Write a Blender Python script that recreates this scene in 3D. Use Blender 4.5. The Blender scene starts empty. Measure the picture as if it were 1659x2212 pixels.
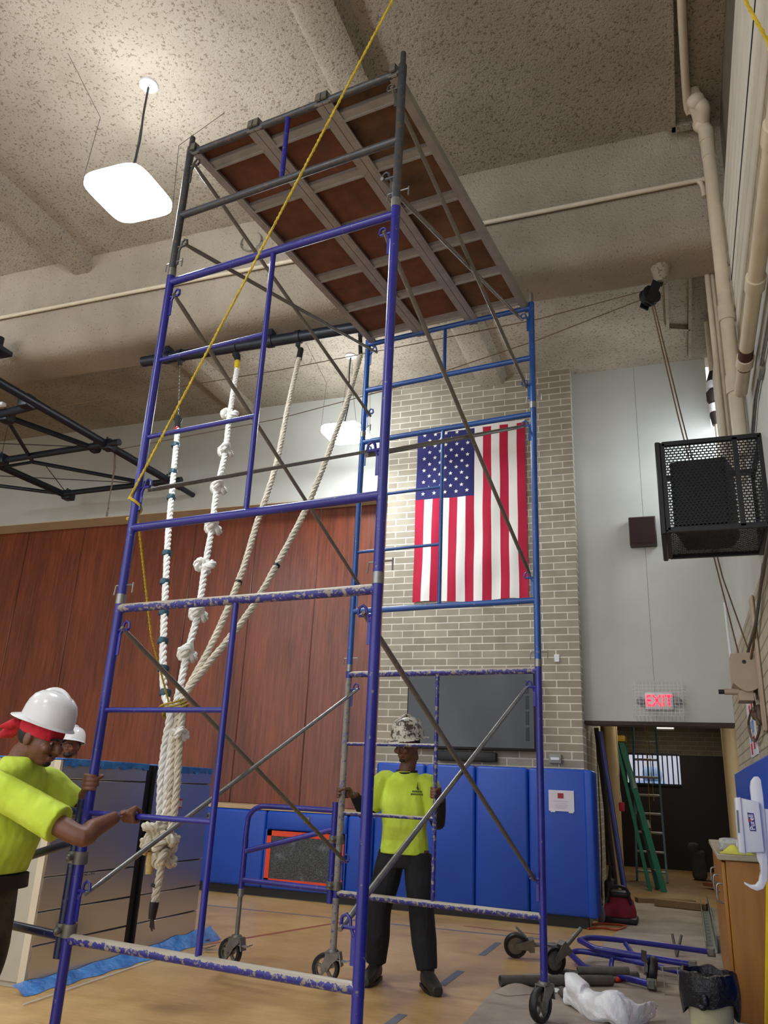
import bpy, bmesh, math, random
from math import pi, sin, cos, radians, sqrt, atan2
from mathutils import Vector, Matrix, Euler
random.seed(7)
C = bpy.context.scene.collection
V = Vector
Z = V((0, 0, 1))

# ---------------------------------------------------------------- camera (phone, pitched up, slight roll)
FPX, PITCH, ROLL, YAW, CAMH = 1714.8, .3335, .0469, -.36, 1.32
def cam_axes():
    cy, sy = cos(YAW), sin(YAW)
    f0 = V((sy, cy, 0)); r0 = V((cy, -sy, 0))
    fw = cos(PITCH) * f0 + sin(PITCH) * Z
    u = -sin(PITCH) * f0 + cos(PITCH) * Z
    return cos(ROLL) * r0 + sin(ROLL) * u, -sin(ROLL) * r0 + cos(ROLL) * u, fw
CR, CU, CF = cam_axes()
CPOS = V((0, 0, CAMH))
def sight(u, v):
    return CR * ((u - 829.5) / FPX) - CU * ((v - 1106) / FPX) + CF
def P(u, v, X=None, Y=None, Zz=None):
    """world point on a real wall / floor / object plane, surveyed from the photograph"""
    r = sight(u, v)
    if X is not None: s = X / r.x
    elif Y is not None: s = Y / r.y
    else: s = (Zz - CAMH) / r.z
    return CPOS + r * s
def PN(u, v, p0, n):
    r = sight(u, v); s = (V(p0) - CPOS).dot(n) / r.dot(n)
    return CPOS + r * s

# ---------------------------------------------------------------- materials
def lin(h):
    h = h.lstrip('#'); out = []
    for i in (0, 2, 4):
        c = int(h[i:i+2], 16) / 255
        out.append(c / 12.92 if c <= .04045 else ((c + .055) / 1.055) ** 2.4)
    return (*out, 1)
class NT:
    def __init__(s, name):
        s.m = bpy.data.materials.new(name); s.m.use_nodes = True
        s.t = s.m.node_tree; s.b = s.t.nodes['Principled BSDF']
    def n(s, typ, **kw):
        x = s.t.nodes.new(typ)
        for k, v in kw.items(): setattr(x, k, v)
        return x
    def l(s, a, b): s.t.links.new(a, b)
    def pos(s, scale=(1, 1, 1), obj=False):
        g = s.n('ShaderNodeTexCoord') if obj else s.n('ShaderNodeNewGeometry')
        o = g.outputs['Object'] if obj else g.outputs['Position']
        mp = s.n('ShaderNodeMapping'); mp.inputs['Scale'].default_value = scale
        s.l(o, mp.inputs['Vector']); return mp.outputs['Vector']
    def noise(s, vec, scale, detail=4, rough=.55):
        x = s.n('ShaderNodeTexNoise'); x.inputs['Scale'].default_value = scale
        x.inputs['Detail'].default_value = detail; x.inputs['Roughness'].default_value = rough
        s.l(vec, x.inputs['Vector']); return x.outputs['Fac']
    def ramp(s, fac, stops):
        x = s.n('ShaderNodeValToRGB'); e = x.color_ramp.elements
        while len(e) < len(stops): e.new(.5)
        for k, (p, c) in zip(e, stops):
            k.position = p; k.color = c if len(c) == 4 else (*c, 1)
        s.l(fac, x.inputs['Fac']); return x.outputs['Color']
    def mix(s, fac, a, b, mode='MIX'):
        x = s.n('ShaderNodeMix', data_type='RGBA', blend_type=mode)
        for sock, v in ((x.inputs[0], fac), (x.inputs[6], a), (x.inputs[7], b)):
            if isinstance(v, (int, float)): sock.default_value = v
            elif isinstance(v, tuple): sock.default_value = v
            else: s.l(v, sock)
        return x.outputs[2]
    def math(s, op, a, b=0.):
        x = s.n('ShaderNodeMath', operation=op)
        for sock, v in ((x.inputs[0], a), (x.inputs[1], b)):
            if isinstance(v, (int, float)): sock.default_value = v
            else: s.l(v, sock)
        return x.outputs[0]
    def bump(s, h, strength=.3, dist=.01):
        x = s.n('ShaderNodeBump'); x.inputs['Strength'].default_value = strength
        x.inputs['Distance'].default_value = dist
        s.l(h, x.inputs['Height']); s.l(x.outputs['Normal'], s.b.inputs['Normal'])
    def col(s, c):
        if isinstance(c, tuple): s.b.inputs['Base Color'].default_value = c
        else: s.l(c, s.b.inputs['Base Color'])
    def set(s, rough=.5, metal=0., spec=.5):
        s.b.inputs['Roughness'].default_value = rough; s.b.inputs['Metallic'].default_value = metal
        s.b.inputs['Specular IOR Level'].default_value = spec
BUMPY = {}
def pm(name, c, rough=.5, metal=0., var=.12, scale=8., bump=0., bscale=60., spec=.5, stretch=(1, 1, 1)):
    """plain surface with a little procedural variation"""
    t = NT(name); base = lin(c)
    f = t.noise(t.pos(stretch), scale)
    lo = tuple(x * (1 - var) for x in base[:3]); hi = tuple(min(1, x * (1 + var)) for x in base[:3])
    t.col(t.ramp(f, [(.3, lo), (.7, hi)])); t.set(rough, metal, spec)
    if bump: t.bump(t.noise(t.pos(), bscale), bump)
    return t.m
def emis(name, c, strength):
    t = NT(name); t.col(lin(c)); t.b.inputs['Emission Color'].default_value = lin(c)
    t.b.inputs['Emission Strength'].default_value = strength; return t.m
def painted(name, c, chip='#9a938a', amount=.42, rough=.32, topdirt=0.):
    """enamel paint with worn chips, and dried concrete splashed on upward faces"""
    t = NT(name); p = t.pos()
    base = t.ramp(t.noise(p, 3.), [(.3, tuple(x * .8 for x in lin(c)[:3])), (.7, tuple(min(1, x * 1.15) for x in lin(c)[:3]))])
    n = t.noise(p, 38., 6, .65)
    fac = t.ramp(n, [(1 - amount, (0, 0, 0)), (min(1, 1 - amount + .04), (1, 1, 1))])
    colr = t.mix(fac, base, lin(chip))
    if topdirt:
        g = t.n('ShaderNodeNewGeometry'); sx = t.n('ShaderNodeSeparateXYZ'); t.l(g.outputs['Normal'], sx.inputs[0])
        up = t.math('MULTIPLY_ADD', sx.outputs['Z'], .55)
        t.t.nodes[-1].inputs[2].default_value = topdirt
        dm = t.math('GREATER_THAN', t.math('ADD', up, t.noise(p, 30., 6, .7)), 1.0)
        colr = t.mix(dm, colr, lin('#a79d8c'))
    t.col(colr); t.set(rough)
    return t.m
def brick(name, axis, bc='#938b79', bc2='#a59d8c', mc='#d6d1c5', bw=.30, rh=.09, dirty=0.):
    t = NT(name); g = t.n('ShaderNodeNewGeometry'); sx = t.n('ShaderNodeSeparateXYZ'); t.l(g.outputs['Position'], sx.inputs[0])
    cx = t.n('ShaderNodeCombineXYZ'); t.l(sx.outputs[axis], cx.inputs[0]); t.l(sx.outputs['Z'], cx.inputs[1])
    b = t.n('ShaderNodeTexBrick'); t.l(cx.outputs[0], b.inputs['Vector'])
    b.inputs['Color1'].default_value = lin(bc); b.inputs['Color2'].default_value = lin(bc2); b.inputs['Mortar'].default_value = lin(mc)
    b.inputs['Scale'].default_value = 1; b.inputs['Mortar Size'].default_value = .007; b.inputs['Mortar Smooth'].default_value = .15
    b.inputs['Brick Width'].default_value = bw; b.inputs['Row Height'].default_value = rh; b.inputs['Bias'].default_value = 0
    n = t.noise(t.pos(), 4.)
    t.col(t.mix(.35, b.outputs['Color'], t.ramp(n, [(.3, (.55, .55, .55)), (.7, (1.25, 1.22, 1.15))]), 'MULTIPLY'))
    t.set(.8); t.bump(t.math('SUBTRACT', 1., b.outputs['Fac']), .5, .01)
    return t.m
def popcorn(name, LO=.50):
    t = NT(name); p = t.pos(); n1 = t.noise(p, 42., 5, .6); n2 = t.noise(p, 1.1, 3); n3 = t.noise(p, 75., 3)
    pits = t.ramp(t.math('ADD', n1, t.math('MULTIPLY', n3, .3)), [(LO, (.34, .29, .22)), (LO + .07, (1, 1, 1))])
    base = t.ramp(n2, [(.3, lin('#8f8575')[:3]), (.7, lin('#a89e8e')[:3])])
    t.col(t.mix(.7, base, pits, 'MULTIPLY')); t.set(.95, 0, .1)
    t.bump(t.math('ADD', n1, t.math('MULTIPLY', n3, .5)), .8, .02)
    return t.m
def woodgrain(name, c1, c2, axis_scale, rough=.35, scale=6., coat=0.):
    t = NT(name); p = t.pos(axis_scale); n = t.noise(p, scale, 8, .65); n2 = t.noise(t.pos((1.2, 1.2, .25)), 1.6, 3)
    f = t.math('ADD', t.math('MULTIPLY', n, .6), t.math('MULTIPLY', n2, .4))
    t.col(t.ramp(f, [(.33, lin(c1)[:3]), (.66, lin(c2)[:3])])); t.set(rough)
    if coat: t.b.inputs['Coat Weight'].default_value = coat; t.b.inputs['Coat Roughness'].default_value = .25
    return t.m

# ---------------------------------------------------------------- mesh building
def basis(d):
    d = V(d).normalized()
    a = V((0, 0, 1)) if abs(d.z) < .9 else V((1, 0, 0))
    x = a.cross(d).normalized(); return x, d.cross(x), d
class MB:
    def __init__(s): s.v = []; s.f = []; s.mi = []; s.M = None; s.k = 0
    def add(s, vs, fs):
        o = len(s.v)
        for p in vs:
            p = V(p); s.v.append(s.M @ p if s.M else p)
        for f in fs: s.f.append([i + o for i in f]); s.mi.append(s.k)
        return s
    def quad(s, *p): return s.add(p, [list(range(len(p)))])
    def box(s, x0, x1, y0, y1, z0, z1):
        vs = [(x, y, z) for x in (x0, x1) for y in (y0, y1) for z in (z0, z1)]
        return s.add(vs, [(0, 1, 3, 2), (4, 6, 7, 5), (0, 4, 5, 1), (2, 3, 7, 6), (0, 2, 6, 4), (1, 5, 7, 3)])
    def rbox(s, x0, x1, y0, y1, z0, z1, r=.01, seg=2):
        b = bmesh.new(); bmesh.ops.create_cube(b, size=1)
        for v in b.verts:
            v.co = V(((x0 + x1) / 2 + v.co.x * (x1 - x0), (y0 + y1) / 2 + v.co.y * (y1 - y0), (z0 + z1) / 2 + v.co.z * (z1 - z0)))
        bmesh.ops.bevel(b, geom=list(b.edges), offset=r, segments=seg, profile=.5, affect='EDGES', clamp_overlap=True)
        b.verts.index_update(); s.add([v.co.copy() for v in b.verts], [[v.index for v in f.verts] for f in b.faces]); b.free(); return s
    def bar(s, a, b, w, h, up=Z):
        """rectangular bar from a to b, w across, h along up"""
        a, b = V(a), V(b); d = (b - a).normalized(); x = d.cross(V(up))
        x = x.normalized() if x.length > 1e-5 else basis(d)[0]
        y = x.cross(d).normalized()
        vs = [p + x * i * w / 2 + y * j * h / 2 for p in (a, b) for i, j in ((-1, -1), (1, -1), (1, 1), (-1, 1))]
        return s.add(vs, [(0, 1, 2, 3), (7, 6, 5, 4), (0, 4, 5, 1), (1, 5, 6, 2), (2, 6, 7, 3), (3, 7, 4, 0)])
    def tube(s, pts, r, n=12, cap=True, closed=False, flat=None):
        pts = [V(p) for p in pts]; m = len(pts); rr = r if isinstance(r, (list, tuple)) else [r] * m
        def tang(i):
            if closed: return (pts[(i + 1) % m] - pts[i - 1]).normalized()
            return (pts[min(i + 1, m - 1)] - pts[max(i - 1, 0)]).normalized()
        x = basis(tang(0))[0]; vs = []; fs = []
        for i in range(m):
            t = tang(i); x = (x - t * x.dot(t)); x = x.normalized() if x.length > 1e-6 else basis(t)[0]; y = t.cross(x)
            for k in range(n):
                a = 2 * pi * k / n; vs.append(pts[i] + (x * cos(a) + y * sin(a)) * rr[i])
        R = m if closed else m - 1
        for i in range(R):
            j = (i + 1) % m
            for k in range(n):
                fs.append((i * n + k, i * n + (k + 1) % n, j * n + (k + 1) % n, j * n + k))
        if cap and not closed:
            fs.append(list(range(n))[::-1]); fs.append([(m - 1) * n + k for k in range(n)])
        return s.add(vs, fs)
    def pipe(s, a, b, r, ri, n=20):
        """hollow tube"""
        x, y, d = basis(V(b) - V(a)); vs = []; fs = []
        for p, q in ((a, r), (b, r), (b, ri), (a, ri)):
            for k in range(n): vs.append(V(p) + (x * cos(2 * pi * k / n) + y * sin(2 * pi * k / n)) * q)
        for i in range(4):
            j = (i + 1) % 4
            for k in range(n): fs.append((i * n + k, i * n + (k + 1) % n, j * n + (k + 1) % n, j * n + k))
        return s.add(vs, fs)
    def lathe(s, prof, c=(0, 0, 0), axis=Z, n=24, a0=0, a1=2 * pi):
        x, y, d = basis(axis); vs = []; fs = []; m = len(prof); c = V(c)
        full = abs(a1 - a0 - 2 * pi) < 1e-6; nn = n if full else n + 1
        for r, h in prof:
            for k in range(nn):
                a = a0 + (a1 - a0) * k / n; vs.append(c + d * h + (x * cos(a) + y * sin(a)) * r)
        for i in range(m - 1):
            for k in range(n):
                k2 = (k + 1) % nn
                fs.append((i * nn + k, i * nn + k2, (i + 1) * nn + k2, (i + 1) * nn + k))
        if full and prof[0] != prof[-1]:
            if prof[0][0] > 1e-5: fs.append(list(range(nn))[::-1])
            if prof[-1][0] > 1e-5: fs.append([(m - 1) * nn + k for k in range(nn)])
        return s.add(vs, fs)
    def ell(s, c, r, R=None, n=16, m=10):
        vs = []; fs = []; c = V(c)
        r = r if isinstance(r, (tuple, list)) else (r, r, r)
        for i in range(m + 1):
            t = pi * i / m
            for k in range(n):
                a = 2 * pi * k / n; p = V((r[0] * sin(t) * cos(a), r[1] * sin(t) * sin(a), -r[2] * cos(t)))
                vs.append(c + (R @ p if R else p))
        for i in range(m):
            for k in range(n): fs.append((i * n + k, i * n + (k + 1) % n, (i + 1) * n + (k + 1) % n, (i + 1) * n + k))
        return s.add(vs, fs)
    def prism(s, poly, o, ex, ey, d):
        """polygon (2D) in plane o+ex*a+ey*b, extruded by vector d"""
        o, ex, ey, d = V(o), V(ex), V(ey), V(d); n = len(poly)
        a = [o + ex * p[0] + ey * p[1] for p in poly]; b = [p + d for p in a]
        fs = [list(range(n))[::-1], [n + i for i in range(n)]] + [(i, (i + 1) % n, n + (i + 1) % n, n + i) for i in range(n)]
        return s.add(a + b, fs)
    def loft(s, secs, n=18):
        """secs: (centre, wvec, dvec) elliptical rings"""
        vs = []; fs = []
        for c, w, d in secs:
            for k in range(n):
                a = 2 * pi * k / n; ca, sa = cos(a), sin(a)
                vs.append(V(c) + V(w) * (abs(ca) ** .85 * (1 if ca > 0 else -1)) + V(d) * (abs(sa) ** .85 * (1 if sa > 0 else -1)))
        for i in range(len(secs) - 1):
            for k in range(n): fs.append((i * n + k, i * n + (k + 1) % n, (i + 1) * n + (k + 1) % n, (i + 1) * n + k))
        fs.append(list(range(n))[::-1]); fs.append([(len(secs) - 1) * n + k for k in range(n)])
        return s.add(vs, fs)
    def strands(s, pts, r, pitch=.13, n=6, step=.014, ns=3, phase=0.):
        """laid rope: strands twisted round a path"""
        pts = resample(pts, step); L = 0.; x = basis(pts[1] - pts[0])[0]; paths = [[] for _ in range(ns)]
        for i, p in enumerate(pts):
            t = (pts[min(i + 1, len(pts) - 1)] - pts[max(i - 1, 0)]).normalized()
            x = (x - t * x.dot(t)).normalized(); y = t.cross(x)
            if i: L += (p - pts[i - 1]).length
            for k in range(ns):
                a = 2 * pi * (L / pitch + k / ns) + phase
                paths[k].append(p + (x * cos(a) + y * sin(a)) * r * .5)
        for q in paths: s.tube(q, r * .56, n)
        return s
    def grid(s, nu, nv, fn, two=False):
        vs = [fn(i / nu, j / nv) for j in range(nv + 1) for i in range(nu + 1)]; w = nu + 1
        return s.add(vs, [(j * w + i, j * w + i + 1, (j + 1) * w + i + 1, (j + 1) * w + i) for j in range(nv) for i in range(nu)])
    def build(s, name, mats, parent=None, origin=None, sharp=38, fix=True, bev=0.):
        me = bpy.data.meshes.new(name)
        if parent is not None: o = wloc(parent)
        elif origin is not None: o = V(origin)
        else:
            xs = [p.x for p in s.v]; ys = [p.y for p in s.v]
            o = V(((min(xs) + max(xs)) / 2, (min(ys) + max(ys)) / 2, min(p.z for p in s.v)))
        me.from_pydata([p - o for p in s.v], [], s.f)
        for m in (mats if isinstance(mats, (list, tuple)) else [mats]): me.materials.append(m)
        me.polygons.foreach_set('material_index', s.mi)
        if fix:
            b = bmesh.new(); b.from_mesh(me); bmesh.ops.remove_doubles(b, verts=list(b.verts), dist=1e-6)
            bmesh.ops.recalc_face_normals(b, faces=list(b.faces))
            if bev: bmesh.ops.bevel(b, geom=[e for e in b.edges if len(e.link_faces) == 2 and e.calc_face_angle(0) > .5], offset=bev, segments=3, profile=.5, affect='EDGES', clamp_overlap=True)
            b.to_mesh(me); b.free()
        me.shade_smooth(); me.set_sharp_from_angle(angle=radians(sharp))
        ob = bpy.data.objects.new(name, me); C.objects.link(ob)
        if parent is not None: ob.parent = parent
        else: ob.location = o
        return ob
def resample(pts, step):
    pts = [V(p) for p in pts]; cum = [0.]
    for a, b in zip(pts, pts[1:]): cum.append(cum[-1] + (b - a).length)
    n = max(2, int(round(cum[-1] / step))); out = []; j = 0
    for i in range(n + 1):
        t = cum[-1] * i / n
        while j < len(pts) - 2 and cum[j + 1] < t: j += 1
        out.append(pts[j].lerp(pts[j + 1], (t - cum[j]) / max(cum[j + 1] - cum[j], 1e-9)))
    return out
def smooth_path(pts, k=8):
    """Catmull-Rom through pts"""
    pts = [V(p) for p in pts]; q = [pts[0] * 2 - pts[1]] + pts + [pts[-1] * 2 - pts[-2]]; out = []
    for i in range(1, len(q) - 2):
        a, b, c, d = q[i - 1:i + 3]
        for j in range(k):
            t = j / k
            out.append(.5 * ((2 * b) + (c - a) * t + (2 * a - 5 * b + 4 * c - d) * t * t + (3 * b - a - 3 * c + d) * t ** 3))
    return out + [pts[-1]]
def wloc(o):
    w = V((0, 0, 0))
    while o is not None: w += o.location; o = o.parent
    return w
def thing(name, label, cat, loc, group=None):
    o = bpy.data.objects.new(name, None); C.objects.link(o); o.location = loc; o.empty_display_size = .1
    o['label'] = label; o['category'] = cat
    if group: o['group'] = group
    return o
def tag(o, label, cat, group=None, kind=None):
    o['label'] = label; o['category'] = cat
    if group: o['group'] = group
    if kind: o['kind'] = kind
    return o
def struct(o): o['kind'] = 'structure'; return o
def copy_tree(o, parent=None):
    c = o.copy(); C.objects.link(c)
    if parent is not None: c.parent = parent
    for ch in list(o.children): copy_tree(ch, c)
    return c
def remesh(ob, vox, smooth=4, fac=.5, sub=0):
    """fuse overlapping shapes of one object into a single continuous skin"""
    m = ob.modifiers.new('r', 'REMESH'); m.mode = 'VOXEL'; m.voxel_size = vox; m.use_smooth_shade = True
    if smooth:
        q = ob.modifiers.new('s', 'SMOOTH'); q.factor = fac; q.iterations = smooth
    dg = bpy.context.evaluated_depsgraph_get(); me = bpy.data.meshes.new_from_object(ob.evaluated_get(dg))
    mats = [x for x in ob.data.materials]; old = ob.data; ob.modifiers.clear(); ob.data = me; bpy.data.meshes.remove(old)
    me.materials.clear()
    for x in mats: me.materials.append(x)
    me.shade_smooth(); return ob
def text_mesh(name, body, size, mat, parent, o, ex, ey, depth=.002, align='CENTER', sx=1., bold=0.):
    """lettering as thin solid geometry lying in plane (ex, ey) with its centre at o"""
    cu = bpy.data.curves.new(name, 'FONT'); cu.body = body; cu.size = size; cu.extrude = depth; cu.align_x = align; cu.align_y = 'CENTER'; cu.offset = bold
    t = bpy.data.objects.new(name + '_t', cu); C.objects.link(t)
    dg = bpy.context.evaluated_depsgraph_get(); me = bpy.data.meshes.new_from_object(t.evaluated_get(dg))
    bpy.data.objects.remove(t); bpy.data.curves.remove(cu)
    ex, ey = V(ex).normalized(), V(ey).normalized(); ez = ex.cross(ey); w = wloc(parent) if parent else V((0, 0, 0))
    for v in me.vertices: v.co = V(o) + ex * v.co.x * sx + ey * v.co.y + ez * v.co.z - w
    me.materials.clear(); me.materials.append(mat); me.name = name
    ob = bpy.data.objects.new(name, me); C.objects.link(ob)
    if parent: ob.parent = parent
    return ob
# ---------------------------------------------------------------- shared materials
M = {}
M['ceil'] = popcorn('sprayed_ceiling', .52); M['ceil2'] = popcorn('sprayed_beam', .455)
M['white_wall'] = pm('white_wall', '#bdbeb6', .75, 0, .05, 2., .05, 40)
M['cream'] = pm('cream_paint', '#cbbfa6', .6, 0, .06, 5.)
M['pipe_cream'] = pm('cream_pipe', '#c9bda6', .5, 0, .08, 7., .1, 30)
M['brick'] = brick('tan_brick', 'X'); M['brick_y'] = brick('tan_brick_side', 'Y')
M['brick_r'] = brick('right_brick', 'Y', '#a69b86', '#b3a992', '#7d7464')
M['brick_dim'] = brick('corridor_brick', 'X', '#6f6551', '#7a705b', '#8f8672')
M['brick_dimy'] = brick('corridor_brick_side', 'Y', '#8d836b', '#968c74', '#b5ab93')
M['siding'] = pm('white_siding', '#dcd8ca', .6, 0, .05, 4., .05, 30)
M['dark_strip'] = pm('brown_strip', '#6b6152', .8)
M['mat'] = pm('blue_vinyl', '#0a46b0', .42, 0, .06, 3., .12, 220)
M['black'] = pm('black', '#0d0d0e', .5); M['black_metal'] = pm('black_metal', '#15171b', .4, .2, .2, 12.)
M['black_gloss'] = pm('black_gloss', '#08090a', .12, 0, .1)
M['steel'] = pm('galvanised_steel', '#8d8d8a', .38, .75, .2, 14., .05, 60)
M['steel_dull'] = pm('dull_steel', '#77746c', .5, .55, .25, 12., .1, 60)
M['alu'] = pm('aluminium', '#a5a099', .42, .55, .12, 10.)
M['white'] = pm('white_plastic', '#dcdde0', .35, 0, .03)
M['red'] = pm('red', '#b0152a', .5); M['orange'] = pm('orange_tape', '#e0401c', .5)
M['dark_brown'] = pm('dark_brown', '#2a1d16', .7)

# ---------------------------------------------------------------- floor
t = NT('gym_floor'); p = t.pos()
n1 = t.noise(p, .9, 5, .6); n2 = t.noise(t.pos((1.5, 18, 1)), 3., 5, .6); n3 = t.noise(p, 3.4, 5, .65)
f = t.math('ADD', t.math('ADD', t.math('MULTIPLY', n1, .4), t.math('MULTIPLY', n2, .25)), t.math('MULTIPLY', n3, .35))
c = t.ramp(f, [(.36, lin('#a07b49')[:3]), (.5, lin('#c29d64')[:3]), (.64, lin('#d4b37d')[:3])])
t.col(c); t.set(.38); t.b.inputs['Coat Weight'].default_value = .15; t.b.inputs['Coat Roughness'].default_value = .3
t.bump(n2, .04); M['floor'] = t.m
M['line_red'] = pm('red_line', '#9a5040', .4); M['line_blue'] = pm('blue_line', '#6a6f86', .4)
def strip2(mb, a, b, w, z=.0006):
    a, b = V(a), V(b); d = (b - a).normalized(); s_ = d.cross(Z) * w / 2
    mb.quad(a - s_ + Z * z, b - s_ + Z * z, b + s_ + Z * z, a + s_ + Z * z)
mb = MB(); mb.box(-14, .56, -5, 10.2, -.1, 0)
mb.box(-2.4, 1.3, 10.2, 18.9, -.1, 0)
mb.k = 1; strip2(mb, P(450, 2040, Zz=0), P(840, 1975, Zz=0), .05)
strip2(mb, P(1000, 2000, Zz=0), P(1180, 2020, Zz=0), .04)
mb.k = 2; strip2(mb, P(440, 1955, Zz=0), P(1180, 2030, Zz=0), .05)
o = struct(mb.build('floor', [M['floor'], M['line_red'], M['line_blue']], origin=(0, 0, 0)))

# ---------------------------------------------------------------- ceiling with deep beam and shallow ribs
mb = MB(); mb.box(-14, .80, -5, 10.1, 6.75, 6.95)
struct(mb.build('ceiling', M['ceil'], origin=(0, 0, 6.75)))
def rough_box(mb, x0, x1, y0, y1, z0, z1): mb.rbox(x0, x1, y0, y1, z0, z1, .03, 2)
mb = MB()
prof = [(5.78, 6.76), (5.86, 6.70), (5.905, 6.60), (5.93, 6.45), (5.955, 6.0), (5.965, 5.90), (5.99, 5.82), (6.03, 5.765), (6.09, 5.735), (6.16, 5.73), (6.48, 5.73), (6.53, 5.745), (6.56, 5.80), (6.60, 6.76)]
mb.prism(prof, (-14, 0, 0), (0, 1, 0), (0, 0, 1), (14.68, 0, 0))
struct(mb.build('trim_1', M['ceil2'], origin=(0, 6.2, 5.7), sharp=60))
mb = MB()
for x0, x1 in ((-2.33, -1.93), (-6.15, -5.80)):
    for y0, y1 in ((-5, 5.99), (6.55, 9.65)):
        mb.prism([(x0 - .03, 6.76), (x0 + .01, 6.72), (x0 + .05, 6.64), (x0 + .09, 6.625), (x1 - .09, 6.625), (x1 - .05, 6.64), (x1 - .01, 6.72), (x1 + .03, 6.76)], (0, y0, 0), (1, 0, 0), (0, 0, 1), (0, y1 - y0, 0))
struct(mb.build('trim_2', M['ceil'], origin=(0, 0, 6.55)))
mb = MB()   # sprayed-over conduit box corner in the far bay and near bay
for a, b in (((.19, 8.9, 6.72), (.19, 6.6, 6.72)), ((.19, 8.9, 6.72), (.44, 9.0, 6.72)), ((.44, 6.6, 6.72), (.44, 9.7, 6.72))): mb.bar(a, b, .035, .08)
for a, b in (((.275, -2, 6.72), (.285, 5.75, 6.72)), ((.285, 5.72, 6.72), (.56, 5.74, 6.72))): mb.bar(a, b, .06, .09)
struct(mb.build('trim_3', M['ceil'], origin=(0, 0, 6.6)))

# ---------------------------------------------------------------- back wall
mb = MB(); mb.box(-14, -3.585, 9.65, 10.02, 5.17, 6.76); mb.k = 1
mb.box(-14, -3.585, 9.652, 10.02, 5.155, 5.17)
struct(mb.build('wall_back', [M['white_wall'], M['cream']], origin=(-8, 9.65, 5.17)))
mb = MB(); mb.quad((-3.585, 9.65, 0), (-1.07, 9.65, 0), (-1.07, 9.65, 6.76), (-3.585, 9.65, 6.76))
mb.k = 1; mb.quad((-1.07, 9.65, 0), (-1.07, 10.0, 0), (-1.07, 10.0, 6.76), (-1.07, 9.65, 6.76))
mb.quad((-3.585, 10.25, 0), (-3.585, 9.65, 0), (-3.585, 9.65, 6.76), (-3.585, 10.25, 6.76))
mb.k = 0; mb.quad((-1.07, 10.0, 0), (-3.585, 10.25, 0), (-3.585, 10.25, 6.76), (-1.07, 10.0, 6.76))
struct(mb.build('wall_back_pier', [M['brick'], M['brick_y']], origin=(-2.3, 9.65, 0)))
mb = MB()
for x0, x1 in ((-1.07, -.262), (-.258, .56)): mb.box(x0, x1 + (.06 if x1 > 0 else 0), 9.85, 10.1, 2.165, 6.76)
mb.k = 1; mb.box(-.262, -.258, 9.854, 10.0, 2.165, 6.76)
struct(mb.build('wall_back_panel', [M['white_wall'], M['dark_strip']], origin=(-.26, 9.85, 2.16)))
mb = MB(); mb.box(-1.068, .56, 9.84, 10.1, 2.125, 2.165)
struct(mb.build('trim_4', pm('rusty_lintel', '#3a2b22', .7), origin=(-.2, 9.9, 2.12)))
mb = MB(); mb.box(-14, -3.59, 9.52, 10.3, .985, 1.035); struct(mb.build('trim_5', woodgrain('stage_edge', '#a98a63', '#cbb18a', (1, 8, 8), .5), origin=(-8, 9.5, .98)))
mb = MB(); mb.box(-14, -3.59, 9.66, 9.76, 0, .985); struct(mb.build('wall_stage_front', M['dark_brown'], origin=(-8, 9.7, 0)))
mb = MB(); mb.box(-14, -3.5, 9.58, 9.66, 0, .10); mb.box(-3.53, -1.07, 9.56, 9.65, 0, .11)
struct(mb.build('baseboard_back', M['black'], origin=(-6, 9.6, 0)))
# sliding wooden stage wall: one panel each
wm = woodgrain('stage_wood', '#4f2115', '#8d4a2d', (9, 9, .5), .38, 4., .08)
xs = [-13.95, -11.4, -10.21, -9.04, -8.052, -6.888, -5.812, -4.772, -3.888, -3.57]
names = ['narrow strip of wood panelling right beside the brick pier', 'reddish-brown wood stage panel next to the narrow strip by the brick pier',
         'reddish-brown wood stage panel third from the brick pier, above the orange-framed grille', 'reddish-brown wood stage panel fourth from the brick pier, behind the hanging ropes',
         'reddish-brown wood stage panel fifth from the brick pier, behind the left scaffold post', 'reddish-brown wood stage panel sixth from the brick pier, above the bent worker',
         'reddish-brown wood stage panel seventh from the brick pier, above the white hard hat', 'reddish-brown wood stage panel at the left edge of the photo']
for i in range(len(xs) - 1):
    mb = MB(); mb.rbox(xs[i] + .006, xs[i + 1] - .006, 10.04, 10.10, 1.036, 5.4, .006, 1)
    o = mb.build('stage_panel', wm)
    k = len(xs) - 2 - i
    tag(o, names[min(k, 7)] if k < 8 else 'reddish-brown wood stage panel beyond the left edge of the photo', 'wall panel', 'wooden stage wall panels')

mb = MB(); mb.box(-14.15, -14, -5, 10.1, 0, 6.76); struct(mb.build('wall_left', M['white_wall'], origin=(-14, 2, 0)))
# ---------------------------------------------------------------- right wall
mb = MB(); mb.box(.56, .76, -5, 9.85, 0, 2.75); mb.k = 1
mb.box(.595, .80, -5, 9.85, 2.75, 4.36); mb.k = 2; mb.box(.605, .80, -5, 9.85, 4.36, 4.62)
mb.k = 1; mb.box(.69, .80, -5, 9.85, 5.74, 6.76); mb.box(.595, .8, 8.5, 9.85, 4.62, 4.7)
struct(mb.build('wall_right', [M['brick_r'], M['white_wall'], M['brick_r']], origin=(.6, 4, 0)))
mb = MB(); z = 4.62
while z < 5.7:
    mb.rbox(.595, .80, -5, 8.5, z, z + .135, .012, 1); z += .14
mb.k = 1; mb.box(.592, .7, -5, 5.6, 5.034, 5.046)
struct(mb.build('wall_right_siding', [M['siding'], M['black']], origin=(.6, 4, 4.6)))
mb = MB(); mb.box(.67, .72, -5, 8.4, 6.2, 6.76); struct(mb.build('trim_6', M['dark_strip'], origin=(.65, 3, 6.2)))

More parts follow.
